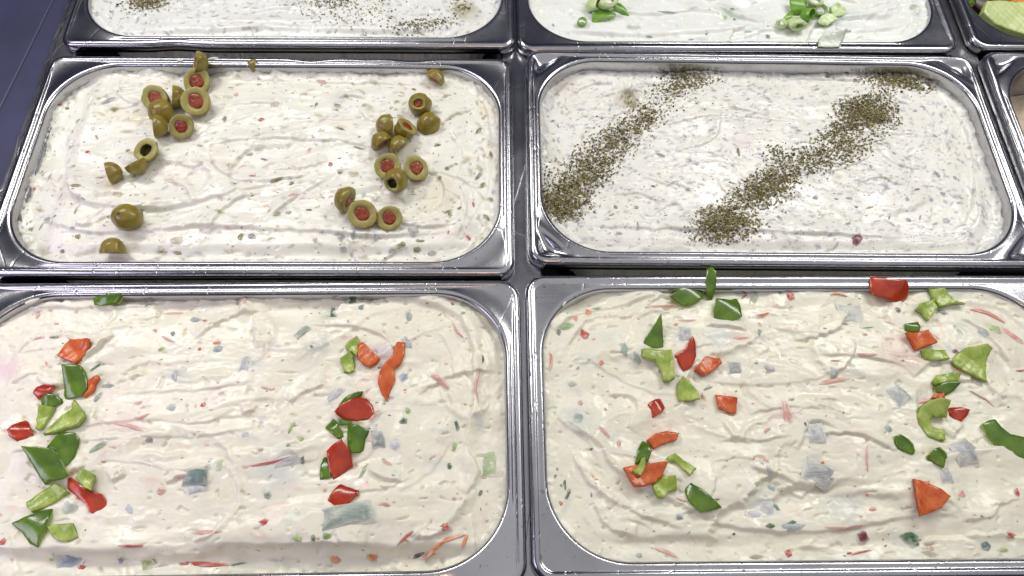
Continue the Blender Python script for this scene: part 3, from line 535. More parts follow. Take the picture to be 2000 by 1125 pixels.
# visible pieces from the photograph: name, kind, px, py, length px, width px, angle (deg, ccw in the picture), colour
BITS = {
'A': [('pimento_bit','c',627,156,22,9,-10,PNK),('pimento_bit','c',511,234,14,10,0,RED),('pimento_bit','c',604,290,8,14,0,PNK),('pimento_bit','c',646,321,12,9,0,RED),('pimento_bit','c',574,382,18,8,10,PNK),('pimento_bit','c',495,346,22,3,0,RED),('pimento_bit','c',172,298,10,6,15,RED),('pimento_bit','c',62,364,6,10,0,RED),('pimento_bit','c',925,402,7,14,10,RED),('pimento_bit','c',876,456,6,12,0,RED),('pimento_bit','c',916,466,10,12,40,RED),('pimento_bit','c',616,471,14,9,0,PNK),('pimento_bit','c',851,227,10,10,0,PNK),('pimento_bit','c',110,199,14,4,20,RED),('pimento_bit','c',462,186,12,10,0,PNK),('pimento_bit','c',940,198,12,5,-20,PNK),('pimento_bit','c',450,170,16,4,0,PNK),
 ('olive_bit','c',156,371,20,10,0,OLV),('olive_bit','c',235,383,16,10,0,TAN),('olive_bit','c',808,174,12,7,0,OLV),('olive_bit','c',618,205,9,14,0,OLV),('olive_bit','c',660,208,22,12,0,GRY),('olive_bit','c',536,208,18,12,0,TAN),('olive_bit','c',440,235,10,18,0,OLV),('olive_bit','c',127,207,9,8,0,OLV),('olive_bit','c',155,228,24,6,30,OLV),('olive_bit','c',230,135,26,10,0,GRY),('olive_bit','c',215,200,30,10,20,GRY),('olive_bit','c',665,338,14,9,0,OLV),('olive_bit','c',690,341,26,12,0,TAN),('olive_bit','c',540,352,30,8,20,OLV),('olive_bit','c',570,358,14,9,0,OLV),('olive_bit','c',540,420,18,12,-20,OLV),('olive_bit','c',566,418,14,8,0,TAN),('olive_bit','c',604,412,20,6,0,OLV),('olive_bit','c',960,300,10,24,20,OLV),('olive_bit','c',935,255,9,22,-20,OLV),('olive_bit','c',932,350,8,24,-30,OLV),('olive_bit','c',875,417,20,14,0,OLV),('olive_bit','c',822,472,22,6,-5,OLV),('olive_bit','c',783,478,30,12,20,OLV),('olive_bit','c',768,486,18,10,0,GRY),('olive_bit','c',815,486,18,10,0,OLV),('olive_bit','c',842,490,20,12,0,GRY),('olive_bit','c',665,465,16,16,0,GRY),('olive_bit','c',692,462,14,12,0,GRY),('olive_bit','c',734,463,10,14,0,GRY),('olive_bit','c',670,484,18,10,0,GRY),('olive_bit','c',710,495,14,8,0,TAN),('olive_bit','c',345,471,30,14,-8,TAN),('olive_bit','c',470,465,12,14,0,OLV),('olive_bit','c',492,462,20,12,0,GRY),('olive_bit','c',154,464,12,12,20,OLV),('olive_bit','c',55,441,14,8,0,OLV),('olive_bit','c',90,425,18,12,30,GRY),('olive_bit','c',109,423,9,6,0,OLV),('olive_bit','c',150,416,5,18,0,OLV),('olive_bit','c',75,437,6,20,-15,GRY),('olive_bit','c',28,425,6,24,25,(.1,.08,.09)),('olive_bit','c',90,340,6,22,0,GRY),('olive_bit','c',314,488,20,6,0,OLV),('olive_bit','c',345,490,22,6,0,OLV),('olive_bit','c',120,488,12,6,0,OLV),('olive_bit','c',190,270,14,4,-60,OLV),('olive_bit','c',253,296,14,6,30,OLV),('olive_bit','c',860,350,9,14,0,OLV),('olive_bit','c',873,333,10,12,0,OLV),('olive_bit','c',958,390,12,16,30,OLV),('olive_bit','c',950,425,10,16,40,OLV),('olive_bit','c',855,285,16,8,-10,OLV),('olive_bit','c',665,254,26,6,-20,OLV),('olive_bit','c',780,230,16,12,0,TAN),('olive_bit','c',775,200,14,14,0,TAN),('olive_bit','c',712,208,14,12,0,TAN),('olive_bit','c',488,300,18,8,0,GRY),('olive_bit','c',700,290,26,5,-20,OLV),('olive_bit','c',515,310,22,4,-20,(.12,.12,.12)),('olive_bit','c',805,455,32,14,-10,GRY),('olive_bit','c',940,365,8,20,-30,OLV),('olive_bit','c',900,410,14,5,10,OLV)],
'B': [('onion_bit','c',1673,464,26,28,0,MAR),('herb_leaf','c',1442,297,9,24,5,OLV),('herb_leaf','c',1290,303,30,7,-20,GRY),('herb_leaf','c',1348,314,14,9,0,GRY),('herb_leaf','c',1360,320,18,10,-20,(.5,.52,.6)),('herb_leaf','c',1276,364,12,4,-10,(.12,.14,.1)),('herb_leaf','c',1203,404,9,10,0,OLV),('herb_leaf','c',1243,404,10,7,0,GRY),('herb_leaf','c',1194,420,14,4,25,GRY),('herb_leaf','c',1428,357,22,4,-15,GRY),('herb_leaf','c',1656,141,12,6,0,(.2,.16,.12)),('herb_leaf','c',1618,143,12,9,0,OLV),('herb_leaf','c',1802,209,14,6,-30,GRY),('herb_leaf','c',1755,280,2,2,0,GRY),('herb_leaf','c',1786,217,14,6,25,(.5,.36,.44)),('herb_leaf','c',1895,287,12,10,0,TAN),('herb_leaf','c',1840,380,12,10,-30,GRY),('herb_leaf','c',1775,428,12,9,0,(.36,.40,.52)),('herb_leaf','c',1798,424,4,14,-30,GRY),('herb_leaf','c',1865,347,10,9,0,GRY),('herb_leaf','c',1728,363,16,12,0,(.5,.52,.58)),('herb_leaf','c',1790,371,20,5,10,(.24,.18,.2)),('herb_leaf','c',1770,390,10,12,-30,(.4,.42,.5)),('herb_leaf','c',1818,390,12,8,0,(.42,.44,.5)),('herb_leaf','c',1672,404,9,6,-30,(.2,.24,.14)),('herb_leaf','c',1633,389,12,6,0,GRY),('herb_leaf','c',1592,387,18,9,0,GRY),('herb_leaf','c',1658,388,18,4,0,GRY),('herb_leaf','c',1738,422,14,3,60,GRY),('herb_leaf','c',1698,405,22,4,15,(.5,.4,.25)),('herb_leaf','c',1090,245,14,3,-60,GRY),('herb_leaf','c',1140,145,24,6,5,GRY),('herb_leaf','c',1118,165,12,8,20,(.55,.42,.3)),('herb_leaf','c',1080,235,10,5,0,GRY),('herb_leaf','c',1245,440,4,14,0,(.4,.28,.28)),('herb_leaf','c',1210,455,16,8,-10,(.5,.44,.46)),('herb_leaf','c',1300,420,12,3,20,GRY),('herb_leaf','c',1850,430,16,12,0,(.5,.52,.54)),('herb_leaf','c',1600,300,1,1,0,GRY),('herb_leaf','c',1745,300,12,5,-25,GRY),('herb_leaf','c',1700,325,8,10,0,GRY),('herb_leaf','c',1830,340,10,16,20,GRY)],
'C': [('scallion_slice','s',678,1010,82,30,12,(.30,.37,.32)),('scallion_slice','s',383,933,38,22,0,(.18,.26,.24)),('scallion_slice','s',385,955,34,14,15,(.50,.55,.58)),('scallion_slice','s',590,652,36,13,50,(.34,.42,.34)),('scallion_slice','c',648,612,13,34,5,DKG),('scallion_slice','c',690,580,20,26,-30,DKG),('scallion_slice','c',705,600,14,12,0,(.2,.28,.2)),('scallion_slice','c',798,616,16,20,10,(.36,.42,.36)),('scallion_slice','c',610,680,8,5,0,DKG),('scallion_slice','c',795,670,34,18,-50,(.40,.46,.46)),('scallion_slice','c',790,735,24,18,35,(.40,.44,.52)),('scallion_slice','c',655,770,46,16,50,(.50,.50,.52)),('scallion_slice','s',738,858,22,28,10,(.34,.38,.38)),('scallion_slice','c',788,825,26,12,30,DKG),('scallion_slice','c',797,805,14,14,0,LG),('scallion_slice','c',590,858,12,9,0,LG),('scallion_slice','c',568,840,6,22,-20,LG),('scallion_slice','c',563,873,9,12,0,GREYG),('scallion_slice','s',565,900,60,18,15,(.46,.48,.48)),('scallion_slice','c',592,900,10,12,0,DKG),('scallion_slice','s',954,905,22,36,5,(.44,.54,.30)),('scallion_slice','c',892,830,10,22,20,DKG),('scallion_slice','c',888,870,8,20,-15,LG),('scallion_slice','c',878,912,10,18,0,DKG),('scallion_slice','c',938,962,8,14,-35,DKG),('scallion_slice','c',943,705,6,18,0,DKG),('scallion_slice','c',913,590,30,10,-10,(.30,.38,.16)),('scallion_slice','c',905,615,18,8,-50,GREYG),('scallion_slice','c',195,875,46,14,30,(.26,.34,.20)),('scallion_slice','c',315,682,16,8,40,LG),('scallion_slice','c',338,653,12,9,0,GREYG),('scallion_slice','c',382,625,24,12,0,(.36,.38,.38)),('scallion_slice','c',426,682,20,16,-30,(.36,.42,.44)),('scallion_slice','s',480,712,18,28,0,(.52,.55,.53)),('scallion_slice','c',345,735,14,22,0,(.46,.52,.50)),('scallion_slice','c',188,718,34,6,45,DKG),('scallion_slice','c',210,752,34,8,0,GREYG),('scallion_slice','c',190,775,12,22,-20,GREYG),('scallion_slice','c',340,800,20,14,0,(.46,.50,.52)),('scallion_slice','c',295,862,20,10,5,(.34,.24,.22)),('scallion_slice','c',130,1090,50,34,-40,(.22,.27,.34)),('scallion_slice','c',225,1092,10,10,0,(.2,.22,.32)),('scallion_slice','c',280,1100,24,16,0,(.36,.46,.16)),('scallion_slice','c',585,1052,20,12,0,LG),('scallion_slice','c',615,1053,10,12,0,(.12,.26,.04)),('scallion_slice','c',640,1050,18,12,20,(.2,.32,.1)),('scallion_slice','c',450,1098,30,5,10,DKG),('scallion_slice','c',430,910,18,20,0,(.50,.60,.36)),('scallion_slice','c',140,992,30,22,0,(.42,.48,.40)),('scallion_slice','c',255,998,14,18,35,(.52,.56,.62)),('scallion_slice','c',480,850,16,10,20,(.5,.54,.6)),('scallion_slice','c',770,870,30,16,-20,(.56,.56,.60)),('scallion_slice','c',710,925,10,26,-20,(.3,.36,.22)),('scallion_slice','c',524,970,18,12,0,GREYG),('scallion_slice','c',110,662,26,5,0,GREYG),
 ('carrot_strand','t',535,903,92,5,13,RED),('carrot_strand','t',255,835,62,8,-14,PNK),('carrot_strand','t',895,650,46,6,-55,PNK),('carrot_strand','t',930,760,60,4,88,PNK),('carrot_strand','t',800,1045,44,6,35,RED),('carrot_strand','t',865,1060,70,6,30,ORG),('carrot_strand','t',908,1055,24,8,65,ORG),('carrot_strand','t',840,1078,34,8,25,ORG),('carrot_strand','t',380,1098,90,9,-3,RED),('carrot_strand','t',262,1068,38,5,0,RED),('carrot_strand','t',412,1041,52,8,0,PNK),('carrot_strand','t',480,590,6,38,4,PNK),('carrot_strand','t',330,664,30,6,-25,PNK),('carrot_strand','t',340,608,40,7,0,PNK),('carrot_strand','t',860,745,38,12,-40,PNK),('carrot_strand','t',733,815,26,10,50,PNK),('carrot_strand','t',280,818,26,6,15,PNK),('carrot_strand','t',273,790,14,8,10,PNK),('carrot_strand','t',752,987,22,8,0,PNK),('carrot_strand','t',755,905,20,8,-30,PNK),('carrot_strand','t',520,760,22,5,-15,PNK),('carrot_strand','t',80,662,22,6,10,PNK),('carrot_strand','t',510,880,10,8,0,PNK),
 ('pepper_bit','c',73,615,10,14,0,PNK),('pepper_bit','c',110,632,12,5,0,PNK),('pepper_bit','c',303,646,12,5,-35,PNK),('pepper_bit','c',423,670,22,6,0,ORG),('pepper_bit','c',390,682,10,8,0,ORG),('pepper_bit','c',402,627,12,5,0,RED),('pepper_bit','c',400,794,14,10,0,RED),('pepper_bit','c',317,960,16,14,0,PNK),('pepper_bit','c',520,1022,18,14,30,RED),('pepper_bit','c',648,1087,22,14,-15,ORG),('pepper_bit','c',722,1082,16,18,40,ORG),('pepper_bit','c',870,1032,22,14,30,RED),('pepper_bit','c',887,975,9,8,0,PNK),('pepper_bit','c',150,1105,16,8,0,RED),('pepper_bit','c',12,1060,14,10,20,RED),('pepper_bit','c',635,958,10,7,0,PNK),('pepper_bit','c',205,902,10,6,0,PNK),('pepper_bit','c',497,575,16,6,0,RED),('pepper_bit','c',645,573,16,6,0,RED),('pepper_bit','c',815,1080,34,8,25,(.03,.03,.03)),('pepper_bit','c',890,588,8,6,0,RED)],
'D': [('pepper_bit','c',1143,653,20,22,10,RED),('pepper_bit','c',1543,578,20,18,30,RED),('pepper_bit','c',1149,606,16,12,40,ORG),('pepper_bit','c',1125,622,9,16,0,(.8,.2,.2)),('pepper_bit','c',1174,710,12,12,0,ORG),('pepper_bit','c',1134,788,12,12,0,PNK),('pepper_bit','c',1183,800,8,8,0,PNK),('pepper_bit','c',1371,773,6,12,0,PNK),('pepper_bit','c',1692,1046,22,28,-20,MAR),('pepper_bit','c',1973,1045,24,10,0,RED),('pepper_bit','c',1985,965,14,22,-10,RED),('pepper_bit','c',1875,968,18,16,-20,PNK),('pepper_bit','c',1545,1079,14,14,20,RED),('pepper_bit','c',1665,1079,12,5,10,RED),('pepper_bit','c',1707,994,18,8,20,PNK),('pepper_bit','c',1603,905,12,7,0,ORG),('pepper_bit','c',1820,1069,10,8,0,PNK),('pepper_bit','c',1865,688,18,10,0,MAR),('pepper_bit','c',1688,655,14,6,0,PNK),('pepper_bit','c',1485,632,10,12,0,PNK),('pepper_bit','c',1320,635,14,8,0,PNK),('pepper_bit','c',1208,870,9,12,0,PNK),('pepper_bit','c',1095,983,9,8,0,ORG),('pepper_bit','c',1692,862,8,10,0,PNK),
 ('carrot_strand','t',1625,745,62,11,10,PNK),('carrot_strand','t',1535,812,16,44,5,PNK),('carrot_strand','t',1640,575,34,6,-8,ORG),('carrot_strand','t',1493,612,26,6,12,ORG),('carrot_strand','t',1295,597,60,5,8,PNK),('carrot_strand','t',1455,567,18,5,40,RED),('carrot_strand','t',1690,897,5,44,-10,PNK),('carrot_strand','t',1490,897,22,8,-45,PNK),('carrot_strand','t',1305,1077,44,8,-22,PNK),('carrot_strand','t',1655,1030,70,5,4,PNK),('carrot_strand','t',1925,780,52,5,-42,PNK),('carrot_strand','t',1885,730,46,5,-30,ORG),('carrot_strand','t',1930,610,64,12,-25,(.7,.22,.16)),('carrot_strand','t',1975,650,50,14,-45,(.7,.30,.24)),('carrot_strand','t',1688,696,40,7,-3,PNK),('carrot_strand','t',1632,707,20,4,-8,PNK),('carrot_strand','t',1810,783,40,10,5,(.8,.38,.34)),('carrot_strand','t',1995,723,30,4,10,RED),('carrot_strand','t',1445,662,34,8,0,PNK),('carrot_strand','t',1076,700,6,40,0,ORG),('carrot_strand','t',1330,978,26,4,-20,PNK),('carrot_strand','t',1690,1076,36,4,12,RED),('carrot_strand','t',1180,848,26,8,-50,PNK),('carrot_strand','t',1340,626,34,6,0,PNK),('carrot_strand','t',1495,843,18,6,40,PNK),
 ('scallion_slice','s',1660,614,44,36,-6,(.60,.62,.58)),('scallion_slice','s',1597,926,50,34,-28,(.36,.38,.38)),('scallion_slice','s',1755,772,30,30,30,(.50,.53,.50)),('scallion_slice','s',1880,885,34,34,15,(.42,.44,.46)),('scallion_slice','s',1845,930,18,22,0,(.46,.48,.50)),('scallion_slice','s',1590,847,26,28,0,(.56,.58,.58)),('scallion_slice','s',1435,720,26,20,0,(.40,.42,.42)),('scallion_slice','s',1335,658,22,26,-10,(.46,.48,.50)),('scallion_slice','c',1218,683,18,22,0,(.32,.42,.36)),('scallion_slice','c',1240,700,20,20,20,(.40,.48,.42)),('scallion_slice','c',1782,1043,34,34,0,(.03,.11,.04)),('scallion_slice','c',1924,1067,26,16,0,(.12,.19,.18)),('scallion_slice','c',1960,1074,28,10,0,(.40,.48,.16)),('scallion_slice','c',1500,990,36,26,0,(.56,.58,.58)),('scallion_slice','c',1515,988,14,18,45,(.14,.24,.14)),('scallion_slice','c',1545,1028,50,14,5,(.46,.52,.50)),('scallion_slice','c',1548,1022,26,9,20,(.10,.19,.08)),('scallion_slice','c',1505,1028,20,8,0,(.1,.18,.08)),('scallion_slice','c',1510,950,20,10,-10,(.46,.52,.56)),('scallion_slice','c',1105,640,34,16,20,(.30,.42,.20)),('scallion_slice','c',1090,648,14,14,0,(.12,.13,.10)),('scallion_slice','c',1165,598,24,6,10,(.3,.42,.24)),('scallion_slice','c',1130,818,36,20,10,(.40,.48,.44)),('scallion_slice','c',1118,750,18,14,50,(.44,.52,.44)),('scallion_slice','c',1103,945,6,16,0,DKG),('scallion_slice','c',1108,968,8,20,-25,(.12,.16,.12)),('scallion_slice','c',1156,877,9,5,0,DKG),('scallion_slice','c',1325,1010,18,10,20,(.36,.42,.44)),('scallion_slice','c',1733,837,18,12,0,(.34,.42,.38)),('scallion_slice','c',1755,604,12,10,0,DKG),('scallion_slice','c',1843,607,24,10,-20,(.26,.34,.30)),('scallion_slice','c',1935,640,38,20,-35,(.44,.58,.24)),('scallion_slice','c',1925,650,30,22,-40,(.44,.50,.46)),('scallion_slice','c',1478,577,14,22,0,(.50,.60,.46)),('scallion_slice','c',1627,730,16,18,0,(.40,.46,.44)),('scallion_slice','c',1483,650,10,14,-20,(.26,.34,.28)),('scallion_slice','c',1500,722,24,12,-30,(.46,.52,.54)),('scallion_slice','c',1545,783,14,6,0,(.40,.46,.46)),('scallion_slice','c',1695,641,36,3,8,LG),('scallion_slice','c',1815,705,44,14,-15,(.36,.44,.40)),('scallion_slice','c',1475,1003,30,12,0,(.62,.64,.66)),('scallion_slice','c',1500,920,12,12,0,PALE),('scallion_slice','c',1437,1041,7,6,0,(.1,.06,.02)),('scallion_slice','c',1480,1085,30,8,5,TAN),('scallion_slice','c',1380,760,22,6,20,GREYG),('scallion_slice','c',1250,1083,14,7,0,(.4,.48,.46)),('scallion_slice','c',1800,1052,20,4,0,DKG)],
'E': [], 'F': [('scallion_slice','c',1430,22,14,10,40,(.06,.24,.05)),('scallion_slice','c',1435,38,10,8,0,(.05,.2,.05)),('scallion_slice','c',1417,34,10,16,-15,(.30,.50,.10)),('scallion_slice','c',1502,68,14,10,0,(.05,.17,.06)),('scallion_slice','c',1500,52,8,4,30,GREYG),('scallion_slice','c',1300,26,50,4,0,(.3,.42,.34)),('scallion_slice','c',1380,65,8,5,30,(.1,.1,.1)),('scallion_slice','c',1460,62,26,7,0,(.35,.46,.5)),('scallion_slice','c',1785,14,18,10,-10,(.4,.55,.3)),('scallion_slice','c',1522,48,16,12,0,(.5,.6,.3)),('scallion_slice','c',1660,58,20,6,10,(.30,.40,.34)),('scallion_slice','c',1130,52,20,12,0,(.5,.6,.4)),('scallion_slice','c',1080,48,6,12,30,(.2,.3,.3)),('scallion_slice','c',1270,68,20,5,0,GREYG)],
}
SMALL = {'A': ([OLV, GRY, OLV, (.15, .15, .12), TAN, PNK, GRY], 620, (.5, 1.7)), 'B': ([(.16, .17, .12), (.30, .31, .28), (.10, .10, .08), (.40, .42, .46), (.22, .20, .12)], 1900, (.28, 1.0)),
         'C': ([GREYG, PNK, DKG, LG, PNK, ORG], 190, (.5, 1.9)), 'D': ([GREYG, PNK, DKG, LG, PNK, ORG], 190, (.5, 1.9)), 'E': ([(.12, .12, .09), (.28, .29, .28), (.2, .16, .1)], 1300, (.28, .9)), 'F': ([(.12, .26, .1), GREYG, (.3, .42, .2)], 90, (.35, 1.2))}
for k in 'ABCDEF':
    root = GR[k]['root']
    for (nm, kd, px, py, L, W, an, col) in BITS[k]:
        u, v = px_local(k, px, py)
        if sdf_in(u, v) < 1.5: 
            u *= .985; v *= .97
        sc = .34 if py > 540 else .37 if k != 'E' else .42
        if kd == 't' and W > L: L, W, an = W, L, an + 90
        P = shape({'c': 'chunk', 's': 'square', 't': 'strand'}[kd], u, v, L * sc, W * sc * (1.25 if kd == 'c' else 1.15), math.radians(an))
        V, F, c = drape(k, P, .42 + .45 * (kd == 's'), tuple(x * .92 for x in col), .3)
        mesh_obj(nm, V * MM, F, M_SCB if kd == 's' else M_BIT, root, c)
    pal, n, (s0, s1) = SMALL[k]; Vs, Fs, Cs, b = [], [], [], 0; r_ = np.random.default_rng(PANS[k]['seed'] + 5)
    for _ in range(n):
        u, v = r_.uniform(-150, 150), r_.uniform(-76, 76)
        if sdf_in(u, v) < 1: continue
        if k in 'EF' and v > -10: continue
        s = r_.uniform(s0, s1) * r_.uniform(.6, 1); an = r_.normal(0, .5) + (math.pi / 2 if abs(u) > 128 else 0)
        P = shape('chunk', u, v, s * r_.uniform(1.3, 3.4), s * 1.1, an); V, F, c = drape(k, P, .06, pal[r_.integers(len(pal))], .14)
        Vs.append(V); Fs += [[i + b for i in f] for f in F]; Cs.append(c); b += len(V)
    o = mesh_obj('herb_flecks' if k in 'BE' else 'mixed_in_flecks', np.vstack(Vs) * MM, Fs, M_BIT, root, np.vstack(Cs)); tag(o, kind='stuff')

# cream dabs left on the rims
for k, px, py, L, W, an in (('A', 415, 114, 26, 7, 15), ('A', 350, 118, 16, 4, 0), ('C', 60, 588, 26, 10, 25), ('F', 1350, 76, 12, 4, 0), ('D', 1102, 592, 12, 5, 50), ('B', 1190, 478, 10, 4, 0)):
    u, v = px_local(k, px, py, .4); P = shape('chunk', u, v, L * .36, W * .36, math.radians(an)); P = np.array(catmull(P + [P[0]], 3)[:-1]); c0 = P.mean(0); V = []
    for s_, z_ in ((1, -.4), (.85, .35), (.45, .9)): V.append(np.c_[c0 + (P - c0) * s_, np.full(len(P), z_)])
    V.append(np.array([[c0[0], c0[1], 1.1]])); V = np.vstack(V); n = len(P)
    F = [[r_ * n + i, r_ * n + (i + 1) % n, (r_ + 1) * n + (i + 1) % n, (r_ + 1) * n + i] for r_ in range(2) for i in range(n)] + [[2 * n + i, 2 * n + (i + 1) % n, 3 * n] for i in range(n)]
    mesh_obj('cream_smear', V * MM, F, M_CREAM, GR[k]['root'], np.tile(np.array(BASE[k]), (len(V), 1)))

# ------------------------------------------------------------------ dried oregano
HC = [(.13, .125, .045), (.20, .185, .075), (.16, .165, .06), (.24, .21, .10), (.085, .07, .03), (.26, .22, .12), (.15, .105, .05), (.32, .27, .16), (.10, .10, .045), (.055, .042, .022), (.21, .15, .09)]
def oregano(k, clusters, label, seed, stray=0, strayline=None):
    r_ = np.random.default_rng(seed); V, F, C = [], [], []; b = 0
    pts = []
    for (cx, cy, sx, sy, an, n, pile) in clusters:
        for _ in range(int(n * 1.55)):
            a, c_ = r_.normal(0, 1.18, 2); q = math.hypot(a, c_)
            if q > 2.6: a, c_ = a * .7, c_ * .7
            ca, sa = math.cos(math.radians(an)), -math.sin(math.radians(an))
            px = cx + ca * a * sx - sa * c_ * sy; py = cy + sa * a * sx + ca * c_ * sy
            pts.append((px, py, pile * math.exp(-q * q * .7)))
    if strayline:
        for _ in range(stray):
            t = r_.uniform(0, len(strayline) - 1.001); i = int(t); f = t - i; A0, B0 = strayline[i], strayline[i + 1]
            pts.append((A0[0] + (B0[0] - A0[0]) * f + r_.normal(0, 28), A0[1] + (B0[1] - A0[1]) * f + r_.normal(0, 17), .2))
    for (px, py, pile) in pts:
        u, v = px_local(k, px, py)
        if sdf_in(u, v) < .6: continue
        z = float(sample(k, u, v)) + .15 + r_.uniform(0, 1) * pile * .4
        s = r_.uniform(.22, .80) * (1 + .5 * (r_.uniform() < .12)); L = s * r_.uniform(.8, 1.7); W = s * r_.uniform(.5, 1.0)
        yaw = r_.uniform(0, 2 * math.pi); tl = r_.normal(0, .24) ; rl = r_.normal(0, .28)
        R = Matrix.Rotation(yaw, 3, 'Z') @ Matrix.Rotation(tl, 3, 'Y') @ Matrix.Rotation(rl, 3, 'X')
        bd = r_.normal(0, .25) * W; t = .12
        loc = [(-L, 0, 0), (-.3 * L, -W, bd), (.5 * L, -.8 * W, bd), (L, 0, 0), (.4 * L, .85 * W, bd), (-.4 * L, W * .9, bd), (0, 0, t + .12), (0, 0, -t)]
        col = np.array(HC[r_.integers(len(HC))]) * r_.uniform(.7, 2.5)
        for p in loc:
            q = R @ Vector(p); V.append((u + q.x, v + q.y, z + q.z + .25)); C.append(col)
        for i in range(6): F.append([b + i, b + (i + 1) % 6, b + 6]); F.append([b + (i + 1) % 6, b + i, b + 7])
        b += 8
    x, y, r = PANS[k]['p']
    o = mesh_obj('dried_oregano', np.array(V) * MM, np.array(F), M_HERB, None, np.array(C), smooth=False)
    o.location = (x, y, 0); o.rotation_euler = (0, 0, r)
    tag(o, label, 'dried oregano', 'scattered dried oregano', 'stuff')
oregano('B', [(1350,148,26,9,0,330,1.6),(1318,170,26,10,15,150,.8),(1262,222,22,12,20,70,.4),(1258,235,12,10,40,150,1.4),(1215,262,16,13,30,190,1.0),(1185,285,28,16,20,260,.9),(1160,318,26,18,25,380,1.3),(1140,350,26,15,20,330,1.4),(1105,378,26,14,15,420,1.8),(1085,402,18,10,-25,340,1.8),(1112,410,24,10,10,200,.9),(1078,350,14,18,0,60,.4)],
        'dried oregano band running from the back wall to the front left corner of its pan', 5, 650, [(1350,150),(1250,235),(1160,320),(1090,400)])
oregano('B', [(1745,151,30,8,0,400,2.0),(1770,160,24,7,-12,260,1.5),(1700,190,24,8,10,90,.5),(1690,212,26,12,0,430,2.0),(1705,232,22,13,0,420,2.2),(1672,228,20,13,10,330,1.8),(1640,258,16,10,20,160,1.0),(1660,285,26,14,20,260,.9),(1610,300,34,16,10,300,.8),(1520,303,14,9,0,90,1.2),(1560,318,30,12,10,160,.6),(1512,352,22,12,10,380,1.8),(1485,378,28,12,10,430,1.8),(1410,425,22,12,0,360,1.6),(1405,452,28,11,0,420,1.8),(1445,440,22,12,0,150,1.0),(1440,398,26,8,15,60,.3)],
        'dried oregano band from the back right corner to the middle of the front rim', 6, 800, [(1745,155),(1690,225),(1600,300),(1500,370),(1410,440)])
oregano('E', [(290,4,16,6,0,260,1.0),(272,12,20,7,0,60,.3)], 'small dark heap of dried herbs at the left end of the rear herb spread', 8, 50, [(260,20),(330,10)])
oregano('E', [(650,2,26,6,0,90,.4),(670,14,40,14,0,80,.2),(690,30,40,16,0,60,.2)], 'loose dark herb flakes scattered in the middle of the rear herb spread', 9, 60, [(560,20),(760,30)])
oregano('E', [(820,52,26,6,5,130,.6),(850,46,20,6,0,60,.3),(900,10,10,10,0,60,.3)], 'patch of dried herbs by the front right rim of the rear herb spread', 10, 30, [(790,55),(890,45)])

